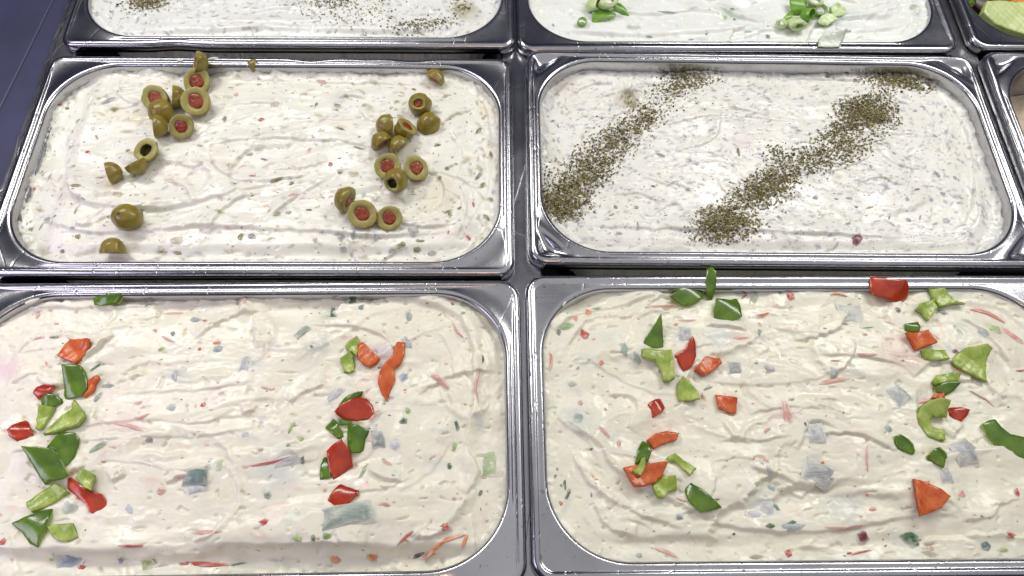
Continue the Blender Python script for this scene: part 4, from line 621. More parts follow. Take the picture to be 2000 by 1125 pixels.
# ------------------------------------------------------------------ olives
def revolve(prof, n=30):
    V = []; F = []; m = len(prof)
    for (r, z) in prof:
        for i in range(n):
            a = 2 * math.pi * i / n; V.append((r * math.cos(a), r * math.sin(a), z))
    for k in range(m - 1):
        for i in range(n): a = k * n + i; b = k * n + (i + 1) % n; F.append([a, b, b + n, a + n])
    return V, F
def olive(px, py, Rp, nrm, kind, label, k='A', lift=0.0):
    r_ = np.random.default_rng(int(px * 7 + py)); R = Rp * (.345 if py < 260 else .325); L = R * r_.uniform(.92, 1.06)
    h = {'half': 0.12, 'skin': .05, 'hollow': .1, 'end': .80, 'endhollow': .78, 'whole': .93}[kind] * L
    rc = R * math.sqrt(1 - (h / L) ** 2)
    n = Vector(nrm).normalized(); q = n.to_track_quat('Z', 'Y').to_matrix() @ Matrix.Rotation(r_.uniform(0, 6.28), 3, 'Z')
    sx, sy = r_.uniform(.92, 1.08), r_.uniform(.84, 1.0)
    if kind == 'whole': sx, sy = 1.03, .93
    t0 = math.asin(h / L); prof = []
    for i in range(15):
        t = t0 - (t0 + math.pi / 2) * i / 14; prof.append((R * math.cos(t) + (1e-4), L * math.sin(t)))
    rh = rc * {'half': .52, 'skin': .5, 'hollow': .52, 'end': .62, 'endhollow': .66, 'whole': .5}[kind]
    cut = [(rc, h), (rc * .97, h + .18), (rc * .8, h + .12), ((rc + rh) / 2, h + .05), (rh * 1.03, h - .0), (rh, h - .5)]
    hole = [(rh, h - .5), (rh * .96, h - 1.6), (rh * .9, h - L * .55), (rh * .5, h - L * .7), (.01, h - L * .72)]
    def tf(P, amp=.8):
        A = np.array(P, float); A[:, 0] += amp * perlin(A[:, 0] * .22 + px, A[:, 1] * .22 + A[:, 2] * .2, 3); A[:, 1] += amp * perlin(A[:, 1] * .22 + py, A[:, 2] * .22, 4)
        A[:, 0] *= sx; A[:, 1] *= sy; return A @ np.array(q).T
    bv, bf = revolve(prof); B = tf(bv); mz = B[:, 2].min()
    u, v = px_local(k, px, py + Rp * .3); zs = float(sample(k, u, v)); zc = zs - mz - 1.7 + lift
    # picture centre of the body is about R*0.25 behind the cut
    c = unp(px, py, (zc) * MM)
    off = q @ Vector((0, 0, (h - L) / 2 * .6 if kind != 'end' else 0)); c = c - Vector((off.x, off.y, 0)) * MM
    root = empty('olive_slice' if kind not in ('whole',) else 'olive_half', c); tag(root, label, 'olive', 'sliced stuffed green olives')
    mesh_obj('skin', B * MM, bf, MO_S, root)
    cv, cf = revolve(cut); mesh_obj('cut_face', tf(cv) * MM, cf, MO_C, root)
    if kind == 'whole':
        Vs, Fs = [], []
        for a_ in (.3, 1.35, 2.5):
            b_ = len(Vs); dx, dy = math.cos(a_), math.sin(a_)
            for i in range(5):
                f_ = (i - 2) / 2; wd_ = .28 * (1 - abs(f_) ** 2) + .03
                for sg in (-1, 1):
                    x_, y_ = f_ * 1.7 * dx - sg * wd_ * dy - .15 * R, f_ * 1.7 * dy + sg * wd_ * dx - .30 * R
                    Vs.append((x_, y_, math.sqrt(max(0, 1 - (x_ ** 2 + y_ ** 2) / R ** 2)) * L * 1.0 + .10))
            for i in range(4): Fs.append([b_ + 2 * i, b_ + 2 * i + 1, b_ + 2 * i + 3, b_ + 2 * i + 2])
        mesh_obj('stem_mark', np.array(Vs) * MM, Fs, MO_H, root)
    if kind in ('hollow', 'endhollow', 'whole'):
        hv, hf = revolve(hole); mesh_obj('hole', tf(hv) * MM, hf, MO_H, root)
    else:
        dp = .1 if kind in ('half', 'skin') else .9
        pp = [(rh * 1.02, h - 1.2 - dp), (rh * .97, h - .25 - dp), (rh * .75, h + .15 - dp), (rh * .4, h + .05 - dp), (.01, h + .1 - dp)]
        pv, pf = revolve(pp, 22); pv = [(x * (1.03 + .06 * math.sin(3 * math.atan2(y, x) + px) + .03 * math.sin(7 * math.atan2(y, x) + py)) * sc_, y * (1.03 + .06 * math.sin(3 * math.atan2(y, x) + px)) * sc_, z + .35 * math.sin(x * 1.4 + px) * math.cos(y * 1.3 + py)) for (x, y, z) in pv for sc_ in (r_.uniform(1.0, 1.04),)]; A = tf(pv, .5); mesh_obj('pimento', A * MM, pf, MP, root)
    return root
OL = [
 (389,122,24,(-.85,-.15,.5),'half','olive slice standing on edge at the back rim, topmost of the left olive row',0),
 (385,157,27,(.1,-.5,.86),'half','face-up olive slice just in front of the one standing on edge at the back rim',0),
 (304,190,26,(-.02,-.5,.87),'half','leftmost round pimento-stuffed olive slice in the upper left olive cluster',0),
 (346,188,23,(-.92,-.15,.35),'half','olive slice on its side turned left, wedged between two pimento faces',0),
 (383,195,28,(.08,-.5,.87),'half','largest face-up pimento slice in the upper left cluster, right of the sideways one',1.0),
 (314,222,26,(.2,.5,-.8),'skin','skin-up olive slice tucked under another, below the leftmost pimento face',0),
 (311,246,23,(-.95,-.15,.2),'half','olive slice on its side facing left in front of the skin-up one',1.5),
 (355,243,25,(.05,-.75,.65),'half','tilted olive slice showing a pinkish pimento at its lower edge, left row',0),
 (286,292,25,(0,-.3,.95),'hollow','hollow olive ring with a dark hole and no pimento, left row',0),
 (267,323,25,(-.45,.62,.62),'hollow','tipped hollow olive slice leaning against the dark-holed ring',0),
 (221,337,24,(-.93,-.32,.10),'half','blocky olive end lying on its side with its pimento facing left, left row',0),
 (249,425,28,(0,.25,-1),'whole','large rounded olive half, skin up, alone near the front left',0),
 (222,486,27,(0,-.9,-.45),'skin','half olive poking up behind the front rim at the left',.5),
 (851,151,21,(-.5,-.75,-.35),'skin','wedge of olive alone at the back right corner',0),
 (820,204,25,(-.05,-.55,.83),'end','olive end with a small round pimento hole, top of the right olive row',0),
 (752,248,24,(.8,.25,-.4),'skin','skin-up olive slice turned away, upper left of the right cluster',0),
 (790,250,25,(.62,.35,.68),'half','olive slice with elongated pimento stripe tilted to the right, right cluster',0),
 (837,245,26,(.05,.2,-1),'skin','oblong glossy olive half lying skin up, rightmost of the right cluster',0),
 (744,277,27,(.5,-.72,-.35),'skin','skin-up olive half with pimento just showing at its lower right, left in the cluster',0),
 (777,285,25,(.65,-.6,-.35),'skin','skin-up olive half above the face-up slice, pimento edge at its lower right',1.0),
 (757,322,27,(.05,-.5,.87),'half','face-up olive slice with ragged wide pimento, middle of the right row',0),
 (811,327,27,(.25,-.35,.9),'half','pale-rimmed olive slice with a sunken oval pimento, at the right beside the ragged one',0),
 (773,352,26,(-.25,-.72,.55),'endhollow','whole-looking olive end with an empty dark hole facing front left',2.0),
 (673,389,26,(.85,-.45,-.05),'half','smooth olive half, skin to the left, touching the first of two front pimento faces',0),
 (708,415,28,(0,-.5,.87),'half','big face-up olive slice with bright orange-red pimento, left of the front pair',.5),
 (761,423,27,(-.05,-.55,.84),'half','face-up olive slice with dark red pimento, right of the front pair',0),
 (496,130,15,(0,.2,-1),'skin','small olive fragment sunk in the spread at the middle of the back wall',-3.2),
]
for (px, py, R, nn, kd, lb, lf) in OL: olive(px, py, R, nn, kd, lb, 'A', lf)

# ------------------------------------------------------------------ chopped pepper pieces
def poly_area(P): return .5 * sum(P[i][0] * P[(i + 1) % len(P)][1] - P[(i + 1) % len(P)][0] * P[i][1] for i in range(len(P)))
def resample(P, step):
    out = []
    for i in range(len(P)):
        a, b = P[i], P[(i + 1) % len(P)]; L = math.hypot(b[0] - a[0], b[1] - a[1]); n = max(1, int(round(L / step)))
        for j in range(n): out.append((a[0] + (b[0] - a[0]) * j / n, a[1] + (b[1] - a[1]) * j / n))
    return out
def inside(P, x, y):
    c = False; j = len(P) - 1
    for i in range(len(P)):
        if (P[i][1] > y) != (P[j][1] > y) and x < (P[j][0] - P[i][0]) * (y - P[i][1]) / (P[j][1] - P[i][1]) + P[i][0]: c = not c
        j = i
    return c
def slab(P, T, zf, round_=.5, inset=0.0, bottom=True):
    """P outline in mm (ccw); top z=zf(x,y), bottom = top - T. returns V,F"""
    step = 1.1; B = resample(P, step); nb = len(B); A = np.array(B)
    pts = [Vector(p) for p in B]; xs, ys = A[:, 0], A[:, 1]; g = 1.6; inn = []
    y = ys.min() + g / 2; row = 0
    while y < ys.max():
        x = xs.min() + (g / 2 if row % 2 else g)
        while x < xs.max():
            if inside(B, x, y):
                d = np.hypot(xs - x, ys - y).min()
                if d > .75: inn.append((x, y, d))
            x += g
        y += g * .87; row += 1
    # a ring just inside the edge gives a crisp rounded arris
    ring = []
    for i in range(nb):
        a, b, c = A[i - 1], A[i], A[(i + 1) % nb]; t = c - a; t = t / (np.hypot(*t) + 1e-9); nrm = np.array((-t[1], t[0])); q = b + nrm * .35
        if inside(B, q[0], q[1]): ring.append((q[0], q[1], .35))
    allp = pts + [Vector((x, y)) for x, y, d in ring + inn]; dist = [0] * nb + [d for _, _, d in ring + inn]
    res = delaunay_2d_cdt(allp, [(i, (i + 1) % nb) for i in range(nb)], [], 1, 1e-5)
    vo, fo, orig = res[0], res[2], res[3]
    V = []; top = []
    for i, p in enumerate(vo):
        d = dist[orig[i][0]] if orig[i] else 0
        rz = round_ * (1 - min(1, d / .8)) ** 2
        top.append((p.x, p.y, zf(p.x, p.y) - rz))
    n = len(top); bot = [(x, y, zf(x, y) - T) for x, y, z in top]
    V = top + bot; F = [list(f) for f in fo] + [[i + n for i in reversed(f)] for f in fo]
    from collections import Counter
    E = {}
    for f in fo:
        for i in range(len(f)): E[(f[i], f[(i + 1) % len(f)])] = 1
    for (a, b) in list(E):
        if (b, a) not in E: F.append([b, a, a + n, b + n])
    return V, F
def pepper(k, o, P, col, up, label, tilt=(0, 0), lift=0.0, T=3.2, curv=1.15, axis=None, name=None, cat='pepper', mats=None):
    ox, oy = o; pix = [(ox + a / 3.75, oy + b / 3.75) for a, b in P]
    r_ = np.random.default_rng(int(sum(a for a, b in pix)))
    cx = sum(a for a, b in pix) / len(pix); cy = sum(b for a, b in pix) / len(pix)
    u, v = px_local(k, cx, cy); us = [px_local(k, a, b) for a, b in pix]
    zs = max(float(sample(k, a * .7 + u * .3, b * .7 + v * .3)) for a, b in us) * .5 + .5 * float(sample(k, u, v))
    tx, ty = tilt[0] + r_.normal(0, .07), tilt[1] + r_.normal(0, .07)
    n = Vector((tx, ty, 1)).normalized()
    zt = zs + T * .66 + lift; p0 = unp(cx, cy, zt * MM)
    X = Vector((1, 0, 0)); X = (X - n * X.dot(n)).normalized(); Y = n.cross(X)
    Q = []
    for a, b in pix:
        w_ = unp_plane(a, b, p0, n) - p0; Q.append((w_.dot(X) / MM, w_.dot(Y) / MM))
    if poly_area(Q) < 0: Q = Q[::-1]
    Q = resample(Q, 1.3); Q = [(a + r_.normal(0, .07), b + r_.normal(0, .07)) for a, b in Q]
    A = np.array(Q); sz = np.abs(A).max(); an = axis if axis is not None else r_.uniform(0, math.pi)
    ca, sa = math.cos(an), math.sin(an); kk = curv * 2.6 / (sz * sz) * (1 if up == 's' else -.8)
    ph = r_.uniform(0, 100)
    def zf(x, y):
        w_ = x * ca + y * sa; return -kk * w_ * w_ * min(sz, 8.0) / 6 + .12 * math.sin(x * .5 + ph) * math.cos(y * .45 + ph)
    S_, Fm = {'g': (MG_S, MG_F), 'r': (MR_S, MR_F)}[col] if mats is None else mats
    root = empty(name or {'g': 'green_pepper_piece', 'r': 'red_pepper_piece'}[col], p0)
    tag(root, label, cat, 'chopped pepper pieces' if mats is None else None)
    M3 = np.array(Matrix((X, Y, n)).transposed())
    ts = .7
    if up == 's':
        V1, F1 = slab(Q, ts, zf, .35); V2, F2 = slab([(a * .985, b * .985) for a, b in Q], T - ts, lambda x, y: zf(x, y) - ts, 0)
        parts = [('skin', V1, F1, S_), ('flesh', V2, F2, Fm)]
    else:
        V1, F1 = slab([(a * .985, b * .985) for a, b in Q], T - ts, lambda x, y: zf(x, y) + .25 * math.sin(x * 1.3 + ph) * math.sin(y * 1.1), .7); V2, F2 = slab(Q, ts, lambda x, y: zf(x, y) - (T - ts), 0)
        parts = [('flesh', V1, F1, Fm), ('skin', V2, F2, S_)]
    for nm, V, F, m in parts:
        W_ = np.array(V) @ M3.T * MM; ob = mesh_obj(nm, W_, F, m, root)
        try: ob.data.set_sharp_from_angle(angle=math.radians(42))
        except Exception: pass
    return root
a0, a1, a2, a3 = (0, 540), (500, 540), (0, 825), (500, 825)
PC = [
 (a0,[(658,158),(780,128),(885,118),(886,150),(850,200),(740,216),(680,207)],'g','s','dark green pepper chip against the back wall at the lower left pan',(0,-.45),2.2),
 (a0,[(425,585),(470,490),(515,455),(670,465),(655,520),(600,590),(545,635),(490,615)],'r','f','orange-fleshed pepper square, topmost of the left pepper row in the lower left pan',(0,0),0),
 (a0,[(443,640),(580,645),(615,690),(635,760),(630,825),(585,880),(450,905),(460,780)],'g','s','large dark green pepper square right under the topmost orange one, lower left pan',(.1,-.2),.6),
 (a0,[(680,725),(705,715),(718,740),(682,790),(675,830),(620,885),(600,880),(635,830),(637,760)],'r','f','thin orange pepper sliver showing at the right of the large dark green square',(0,0),0),
 (a0,[(235,850),(260,810),(310,780),(390,783),(360,845),(300,870),(262,890)],'r','s','small magenta-tinted red pepper bit, upper one at the far left edge row',(0,0),0),
 (a0,[(280,865),(330,850),(400,865),(440,890),(458,925),(400,945),(330,965),(290,950)],'g','s','bluish green pepper chip just under the upper magenta red bit',(0,-.1),1.2),
 (a0,[(290,950),(400,955),(380,1000),(340,1060),(300,1130),(260,1115),(262,1040)],'g','f','pale green pepper wedge hanging below the bluish green chip',(0,0),0),
 (a0,[(545,900),(570,940),(610,985),(620,1030),(560,1085),(480,1110),(440,1140),(345,1175),(380,1100),(450,1010),(520,965),(525,930)],'g','f','leaf-shaped green pepper piece with a ragged tip below the large dark square',(-.1,0),0),
 (a2,[(50,52),(75,15),(185,-40),(215,20),(232,75),(190,120),(110,130),(60,95)],'r','s','magenta red pepper chunk, lowest red one at the far left edge of the picture',(0,0),0),
 (a2,[(325,170),(400,90),(470,65),(550,75),(580,110),(575,160),(545,240),(520,290),(470,330),(430,270),(400,200)],'g','s','rounded green pepper piece overlapped by the four-sided one, left row',(.1,.0),0),
 (a2,[(150,172),(290,175),(360,190),(400,230),(440,280),(495,385),(440,420),(370,430),(320,460),(280,400),(230,310)],'g','s','largest four-sided green pepper piece in the left row, overlapping the rounded one',(0,-.1),1.8),
 (a2,[(195,590),(260,530),(330,480),(410,450),(470,480),(510,515),(430,570),(350,610),(240,660),(205,630)],'g','f','slanted green pepper strip left of the long red piece, lower left pan',(0,0),0),
 (a2,[(75,738),(180,690),(290,640),(365,610),(350,700),(310,800),(255,908),(200,880),(150,800)],'g','s','triangular green pepper piece pointing down, lowest but one in the left row',(0,-.05),.5),
 (a2,[(340,765),(380,745),(525,737),(545,790),(565,840),(500,875),(420,865),(375,830)],'g','f','small green pepper block right of the triangular piece, front of the left row',(0,0),0),
 (a2,[(470,400),(500,395),(620,470),(700,510),(745,525),(790,580),(812,610),(770,660),(715,690),(650,655),(630,600),(560,540),(475,480)],'r','s','long coral red pepper piece slanting down right in the left row',(0,0),0),
 (a2,[(545,400),(600,335),(640,350),(690,380),(680,420),(668,500),(620,480),(580,440)],'g','f','small pale green chip with an orange edge lying on the long coral red piece',(0,0),2.5),
 (a1,[(650,500),(680,470),(740,435),(760,470),(748,540),(742,590),(700,550),(655,530)],'g','f','pale green pepper chip beside the orange one, top right row of the lower left pan',(0,0),0),
 (a1,[(750,480),(780,475),(850,540),(908,600),(880,630),(835,658),(780,640),(745,600),(742,540)],'r','f','orange pepper chip beside the pale green one, top right row of the lower left pan',(0,0),1.2),
 (a1,[(615,600),(650,575),(685,548),(715,580),(720,640),(720,690),(690,708),(640,695),(632,650)],'g','f','small green pepper cube below the pale chip, right row of the lower left pan',(0,0),0),
 (a1,[(1033,472),(1092,475),(1090,570),(1060,640),(1010,680),(1018,760),(990,830),(960,912),(920,870),(888,780),(900,700),(940,630),(1000,570),(1015,510)],'r','f','long curved orange-red pepper strip standing apart at the right of the lower left pan',(0,0),0),
 (a1,[(780,835),(770,870),(700,910),(620,950),(590,955),(640,890),(700,855)],'g','s','thin green pepper sliver peeking out behind the domed red piece',(0,-.2),0),
 (a1,[(570,985),(620,935),(700,890),(760,880),(810,890),(855,940),(862,1000),(830,1040),(740,1060),(640,1040),(590,1010)],'r','s','domed deep red pepper piece over green slivers, lower left pan',(.1,-.15),1.6),
 (a1,[(480,1020),(550,1025),(590,1060),(620,1125),(630,1180),(610,1200),(540,1140),(505,1110)],'g','s','narrow green pepper wedge at lower left of the domed red piece',(-.2,0),0),
 (a1,[(595,1035),(700,1060),(690,1085),(610,1085)],'g','s','bit of green pepper squeezed under the front of the domed red piece',(0,0),0),
 (a3,[(670,15),(740,10),(830,60),(800,130),(790,200),(760,225),(700,225),(670,180),(665,80)],'g','s','squarish green pepper piece right of the tilted red block, lower left pan',(.15,-.1),0),
 (a3,[(460,420),(470,310),(500,215),(530,290),(545,400),(500,410)],'g','s','green pepper edge sticking out at the left of the tilted red block',(-.1,0),0),
 (a3,[(510,210),(560,160),(625,118),(670,180),(695,230),(708,325),(640,375),(565,425),(530,330)],'r','s','tilted red pepper block resting on a green piece, right row of the lower left pan',(.1,-.2),1.6),
 (a3,[(520,570),(560,500),(600,447),(680,475),(748,498),(740,530),(680,590),(640,640),(610,648),(560,620)],'r','s','red pepper cube with orange side, lowest of the right row in the lower left pan',(-.1,-.1),0),
]
b0, b1, b2, b3 = (1000, 540), (1000, 825), (1480, 540), (1480, 825)
PD = [
 (b0,[(1430,-55),(1470,-72),(1500,-40),(1498,60),(1470,180),(1450,190),(1430,160),(1415,60)],'g','s','narrow green pepper stick leaning on the back rim of the front right pan',(0,-.55),3.5),
 (b0,[(1165,140),(1220,95),(1300,52),(1370,80),(1410,110),(1400,160),(1330,205),(1270,212),(1210,180)],'g','s','curled green pepper piece left of the stick leaning on the rim',(0,-.2),1.5),
 (b0,[(1500,155),(1610,160),(1655,142),(1680,200),(1688,290),(1640,310),(1590,360),(1525,395),(1485,300),(1480,220)],'g','s','notched green pepper square in front right of the leaning stick',(0,-.1),0),
 (b0,[(945,515),(1000,420),(1098,265),(1105,380),(1113,525),(1030,530)],'g','s','tall pointed green pepper triangle above the hooked green piece',(0,-.35),1.0),
 (b0,[(945,540),(1000,528),(1170,535),(1180,640),(1192,750),(1150,770),(1110,755),(1095,680),(1050,610),(950,600)],'g','f','L-shaped light green pepper piece directly below the pointed triangle',(0,0),0),
 (b0,[(1190,575),(1240,552),(1280,520),(1300,470),(1330,430),(1350,480),(1352,580),(1320,660),(1255,695),(1225,640)],'r','s','horn-shaped red pepper piece right of the L-shaped green one',(0,-.1),0),
 (b0,[(1333,688),(1380,630),(1420,578),(1520,600),(1538,630),(1480,680),(1415,718)],'r','f','orange diamond of pepper flesh right of the horn-shaped red piece',(0,0),0),
 (b0,[(1250,727),(1300,760),(1360,840),(1377,900),(1300,912),(1220,912),(1203,850),(1220,780)],'g','f','pale green rounded triangle of pepper below the horn-shaped red piece',(0,0),0),
 (b0,[(975,945),(1040,900),(1090,880),(1125,950),(1095,990),(1030,1030),(1000,985)],'r','s','shiny orange-red pepper cube left of centre in the front right pan',(0,0),0),
 (b0,[(1492,862),(1600,875),(1650,890),(1645,1000),(1600,1000),(1510,965)],'r','f','bright orange pepper cube alone to the right of the pale green rounded triangle',(0,0),0),
 (b1,[(990,125),(1050,80),(1140,58),(1228,75),(1212,125),(1120,150),(1040,193),(1010,160)],'r','f','arched red pepper slice with skin along its top edge, above the front left pile',(0,-.1),0),
 (b1,[(905,300),(925,190),(965,122),(1010,150),(1025,210),(1000,285),(950,280),(930,300)],'g','s','upright green pepper piece between the arched red slice and the red trapezoid',(0,-.15),0),
 (b1,[(820,325),(900,310),(1000,300),(1110,287),(1140,295),(1100,400),(1050,440),(960,468),(895,472),(850,390)],'r','f','red pepper trapezoid with its flesh up, bottom left pile',(0,0),.6),
 (b1,[(880,350),(920,330),(950,260),(980,250),(978,330),(945,388),(900,370)],'g','f','small green pepper chip lying on the red trapezoid',(0,0),3.6),
 (b1,[(1030,450),(1090,392),(1195,400),(1213,490),(1150,505),(1120,550),(1060,550),(1040,500)],'g','f','olive green pepper piece under the right corner of the red trapezoid',(0,0),-.6),
 (b1,[(1135,250),(1195,225),(1260,275),(1355,330),(1330,365),(1300,388),(1240,330),(1190,280),(1150,280)],'g','f','green pepper strip slanting down right above the arrow-shaped piece',(0,0),0),
 (b1,[(1262,385),(1330,450),(1400,490),(1545,605),(1450,640),(1385,655),(1300,590),(1265,500)],'g','s','large arrow-shaped bright green pepper piece at the front of the left pile',(-.05,-.1),0),
 (b2,[(850,10),(870,-5),(960,12),(1090,25),(1115,60),(1128,150),(1090,190),(1050,195),(960,165),(860,140),(845,80)],'r','s','big glossy red pepper block lying over the back rim of the front right pan',(0,-.4),2.6),
 (b2,[(1258,95),(1370,85),(1395,120),(1450,170),(1530,195),(1440,195),(1330,220),(1290,160)],'g','f','green pepper piece with a long thin tail, near the back right of the front pan',(0,0),.6),
 (b2,[(1158,240),(1200,195),(1300,160),(1320,230),(1250,325),(1210,260)],'g','f','kite-shaped green pepper piece overlapping the one with the tail',(0,-.1),1.6),
 (b2,[(1080,345),(1185,325),(1195,370),(1190,405),(1082,412)],'g','s','small green pepper block behind the orange square at the right',(0,-.2),.0),
 (b2,[(1075,415),(1140,410),(1245,388),(1270,430),(1308,490),(1220,515),(1160,540),(1120,470)],'r','f','orange pepper square between two small green blocks at the right',(0,0),1.0),
 (b2,[(1190,540),(1260,530),(1375,535),(1397,610),(1300,612),(1230,600)],'g','f','flat green pepper block just in front of the orange square',(0,0),0),
 (b2,[(1420,600),(1470,560),(1540,515),(1670,498),(1710,530),(1680,620),(1675,775),(1600,740),(1500,690),(1440,650)],'g','f','largest folded green pepper piece at the right of the front pan',(-.1,-.1),.6),
 (b2,[(1272,770),(1310,720),(1430,700),(1485,715),(1480,765),(1400,765),(1300,795)],'g','f','pale green pepper strip lying above the dark half-moon piece',(0,0),.4),
 (b2,[(1300,795),(1400,768),(1495,772),(1440,840),(1380,880),(1310,850)],'g','s','dark green half-moon pepper piece in front of the pale strip',(0,-.25),.2),
 (b2,[(1278,885),(1300,855),(1370,848),(1378,885),(1330,895)],'r','f','tiny orange chip showing behind the hooked green slice',(0,0),0),
 (b2,[(1400,905),(1387,1035),(1290,1028),(1265,1055),(1280,1095),(1320,1115),(1375,1119),(1372,1204),(1300,1200),(1230,1165),(1190,1090),(1172,1020),(1200,950),(1260,905),(1330,888)],'g','f','hook-shaped green pepper slice curling around a bit of cream',(0,0),.8),
 (b2,[(1395,950),(1480,955),(1562,970),(1545,1015),(1500,1060),(1440,1045),(1410,1010)],'r','s','orange-red half-disc of pepper right of the hooked green slice',(0,-.1),0),
 (b3,[(1013,100),(1045,85),(1120,115),(1160,155),(1160,210),(1140,238),(1060,205),(1015,175)],'g','s','rounded green pepper square to the lower left of the hooked slice',(.1,-.1),0),
 (b3,[(1260,240),(1300,190),(1350,175),(1395,205),(1428,235),(1380,270),(1370,330),(1310,300),(1265,265)],'g','s','small winged green pepper piece below the hooked slice',(0,-.1),0),
 (b3,[(1648,10),(1690,-15),(1750,-28),(1790,30),(1860,85),(1950,100),(2010,105),(2010,290),(1950,270),(1850,225),(1750,165),(1690,90)],'g','s','long arched green pepper slice cut off by the right edge of the picture',(0,-.1),0),
 (b3,[(1150,410),(1240,430),(1330,480),(1400,545),(1350,630),(1270,665),(1185,690),(1165,560)],'r','f','broad orange-red pepper triangle alone at the front right',(0,0),0),
]
for p in PC: pepper('C', p[0], p[1], p[2], p[3], p[4], p[5], p[6])
for p in PD: pepper('D', p[0], p[1], p[2], p[3], p[4], p[5], p[6])

# ------------------------------------------------------------------ scallions on the rear spread, vegetables in the corner pan
def ring_piece(k, px, py, Ro, Ri, Hh_, nrm, label, m1, m2, lift=0, squash=.78):
    Ro *= 1.25; Ri = max(Ri * 1.3, Ro * (.80 if m1 is MS_G else .5)); Hh_ *= 1.15; squash = .5 + .4 * ((int(px) * 7 % 10) / 10)
    n = Vector(nrm).normalized(); q = n.to_track_quat('Z', 'Y').to_matrix()
    prof = [(Ri, -Hh_ / 2), (Ro * .97, -Hh_ / 2), (Ro, -Hh_ / 2 + .2), (Ro, Hh_ / 2 - .2), (Ro * .97, Hh_ / 2), (Ri, Hh_ / 2)]
    inn = [(Ri, Hh_ / 2), (Ri * .97, 0), (Ri, -Hh_ / 2)]
    def tf(P): A = np.array(P); A[:, 1] *= squash; A[:, 0] += .15 * perlin(A[:, 0] * .4 + px, A[:, 1] * .4, 2); return A @ np.array(q).T
    V, F = revolve(prof, 22); B = tf(V); u, v = px_local(k, px, py); z = float(sample(k, u, v)) - B[:, 2].min() - .4 + lift
    root = empty('scallion_ring', unp(px, py, z * MM)); tag(root, label, 'scallion', 'chopped scallions')
    mesh_obj('outer_layer', B * MM, F, m1, root); V, F = revolve(inn, 22); mesh_obj('inner_layer', tf(V) * MM, F, m2, root)
for a in [
 (1160,8,5.5,3.6,7,(.7,-.3,.5),'yellowish green scallion tube at the left of the rear left scallion pile',MS_L,MS_G,1),
 (1189,3,6.2,2.0,5,(.2,-.4,.9),'white onion-like scallion ring on top of the left scallion pile',MS_L,MS_L,5),
 (1137,43,3.0,2.0,3,(.1,-.3,.9),'tiny lone green scallion ring left of the left pile',MS_G,MS_L,.3),
 (1556,47,5.2,2.2,8,(.15,-.9,.4),'pale celery-like scallion stub at the front of the right pile',MS_L,MS_L,0),
 (1527,46,3.2,1.4,5,(-.5,-.6,.5),'small cream-coloured scallion stub left of the pale one',MS_L,MS_L,0),
 (1578,28,4.4,3.2,6,(.6,-.5,.6),'green scallion ring right of the tall tube',MS_G,MS_G,.4),
 (1601,20,4.6,3.4,3,(.1,-.35,.92),'open dark green scallion ring with a visible hole, right pile',MS_G,MS_L,1.8),
 (1592,3,4.8,3.0,6,(-.2,-.4,.8),'pale scallion slice at the top of the right pile',MS_L,MS_L,3)]:
    ring_piece('F', *a)
pepper('F', (1480, 0), [(440,345),(450,280),(480,255),(655,215),(630,290),(605,345),(520,350)], 'g', 'f', 'white scallion slice with a dark green tip hanging over the front rim', (0, -.25), 7.5, T=1.6, name='scallion_slice', cat='scallion', mats=(MS_G, M_WHS))
SG = (MS_G, MS_L)
for o_, P_, up_, lb_, tl_, lf_ in [
 ((1000, 0), [(590,85),(640,50),(700,60),(755,70),(765,112),(700,135),(640,145),(590,162)], 's', 'bright green scallion leaf bit at the front of the left scallion pile', (0, -.3), .5),
 ((1000, 0), [(735,-10),(800,8),(835,60),(862,108),(800,92),(750,60)], 's', 'dark green scallion tip pointing down right from the left pile', (.2, -.2), 1.0),
 ((1000, 0), [(560,-20),(640,-15),(620,50),(590,60),(555,45)], 'f', 'yellowish green scallion slice at the back of the left pile', (0, -.3), 1.5),
 ((1480, 0), [(240,-20),(370,-20),(352,90),(300,112),(255,100),(238,50)], 's', 'upright dark green scallion leaf, back of the right scallion pile', (0, -.5), 4.0),
 ((1480, 0), [(183,137),(240,65),(262,100),(250,125),(205,140)], 's', 'small dark green scallion bit at the left of the right pile', (0, -.2), .8),
 ((1480, 0), [(330,60),(395,92),(398,130),(360,167),(330,120)], 's', 'green scallion bit between the pale stub and the open ring, right pile', (0, -.2), 1.0),
 ((1480, 0), [(435,152),(470,110),(560,90),(590,140),(510,188),(440,166)], 'f', 'light green scallion chunk at the front right of the right pile', (0, -.3), 1.0),
 ((1480, 0), [(530,50),(580,18),(655,70),(640,112),(560,130)], 'f', 'yellow-green scallion chunk, rightmost of the right pile', (.1, -.3), 1.4)]:
    pepper('F', o_, P_, 'g', up_, lb_, tl_, lf_, T=2.0, name='scallion_piece', cat='scallion', mats=SG)
# flat-cut vegetables in the corner pan
GR['G'] = dict(n=(4, 4), H=np.full((4, 4), -9.0)); PANS['G'] = dict(p=G['p'], level=9.0, seed=1)
pepper('G', (1480, 0), [(1640,100),(1670,10),(1760,0),(1960,10),(2200,60),(2300,200),(2100,290),(1900,235),(1740,180)], 'g', 'f', 'pale green cucumber slice in the pan at the far right corner', (0, -.3), 0, T=6, name='cucumber_slice', cat='cucumber', mats=(MG_S, M_CUC))
pepper('G', (1480, 0), [(1760,-60),(1950,-60),(2160,0),(2180,70),(1960,40),(1800,-5)], 'r', 'f', 'orange carrot slice behind the cucumber in the far right corner pan', (0, -.2), 5, T=4, name='carrot_slice', cat='carrot', mats=(M_CAR, M_CAR))
pepper('G', (1480, 0), [(1540,-40),(1590,-30),(1600,25),(1560,20)], 'g', 's', 'green cucumber skin chip at the left wall of the far right corner pan', (.3, 0), 0, T=3, name='cucumber_chip', cat='cucumber', mats=(MG_S, M_CUC))
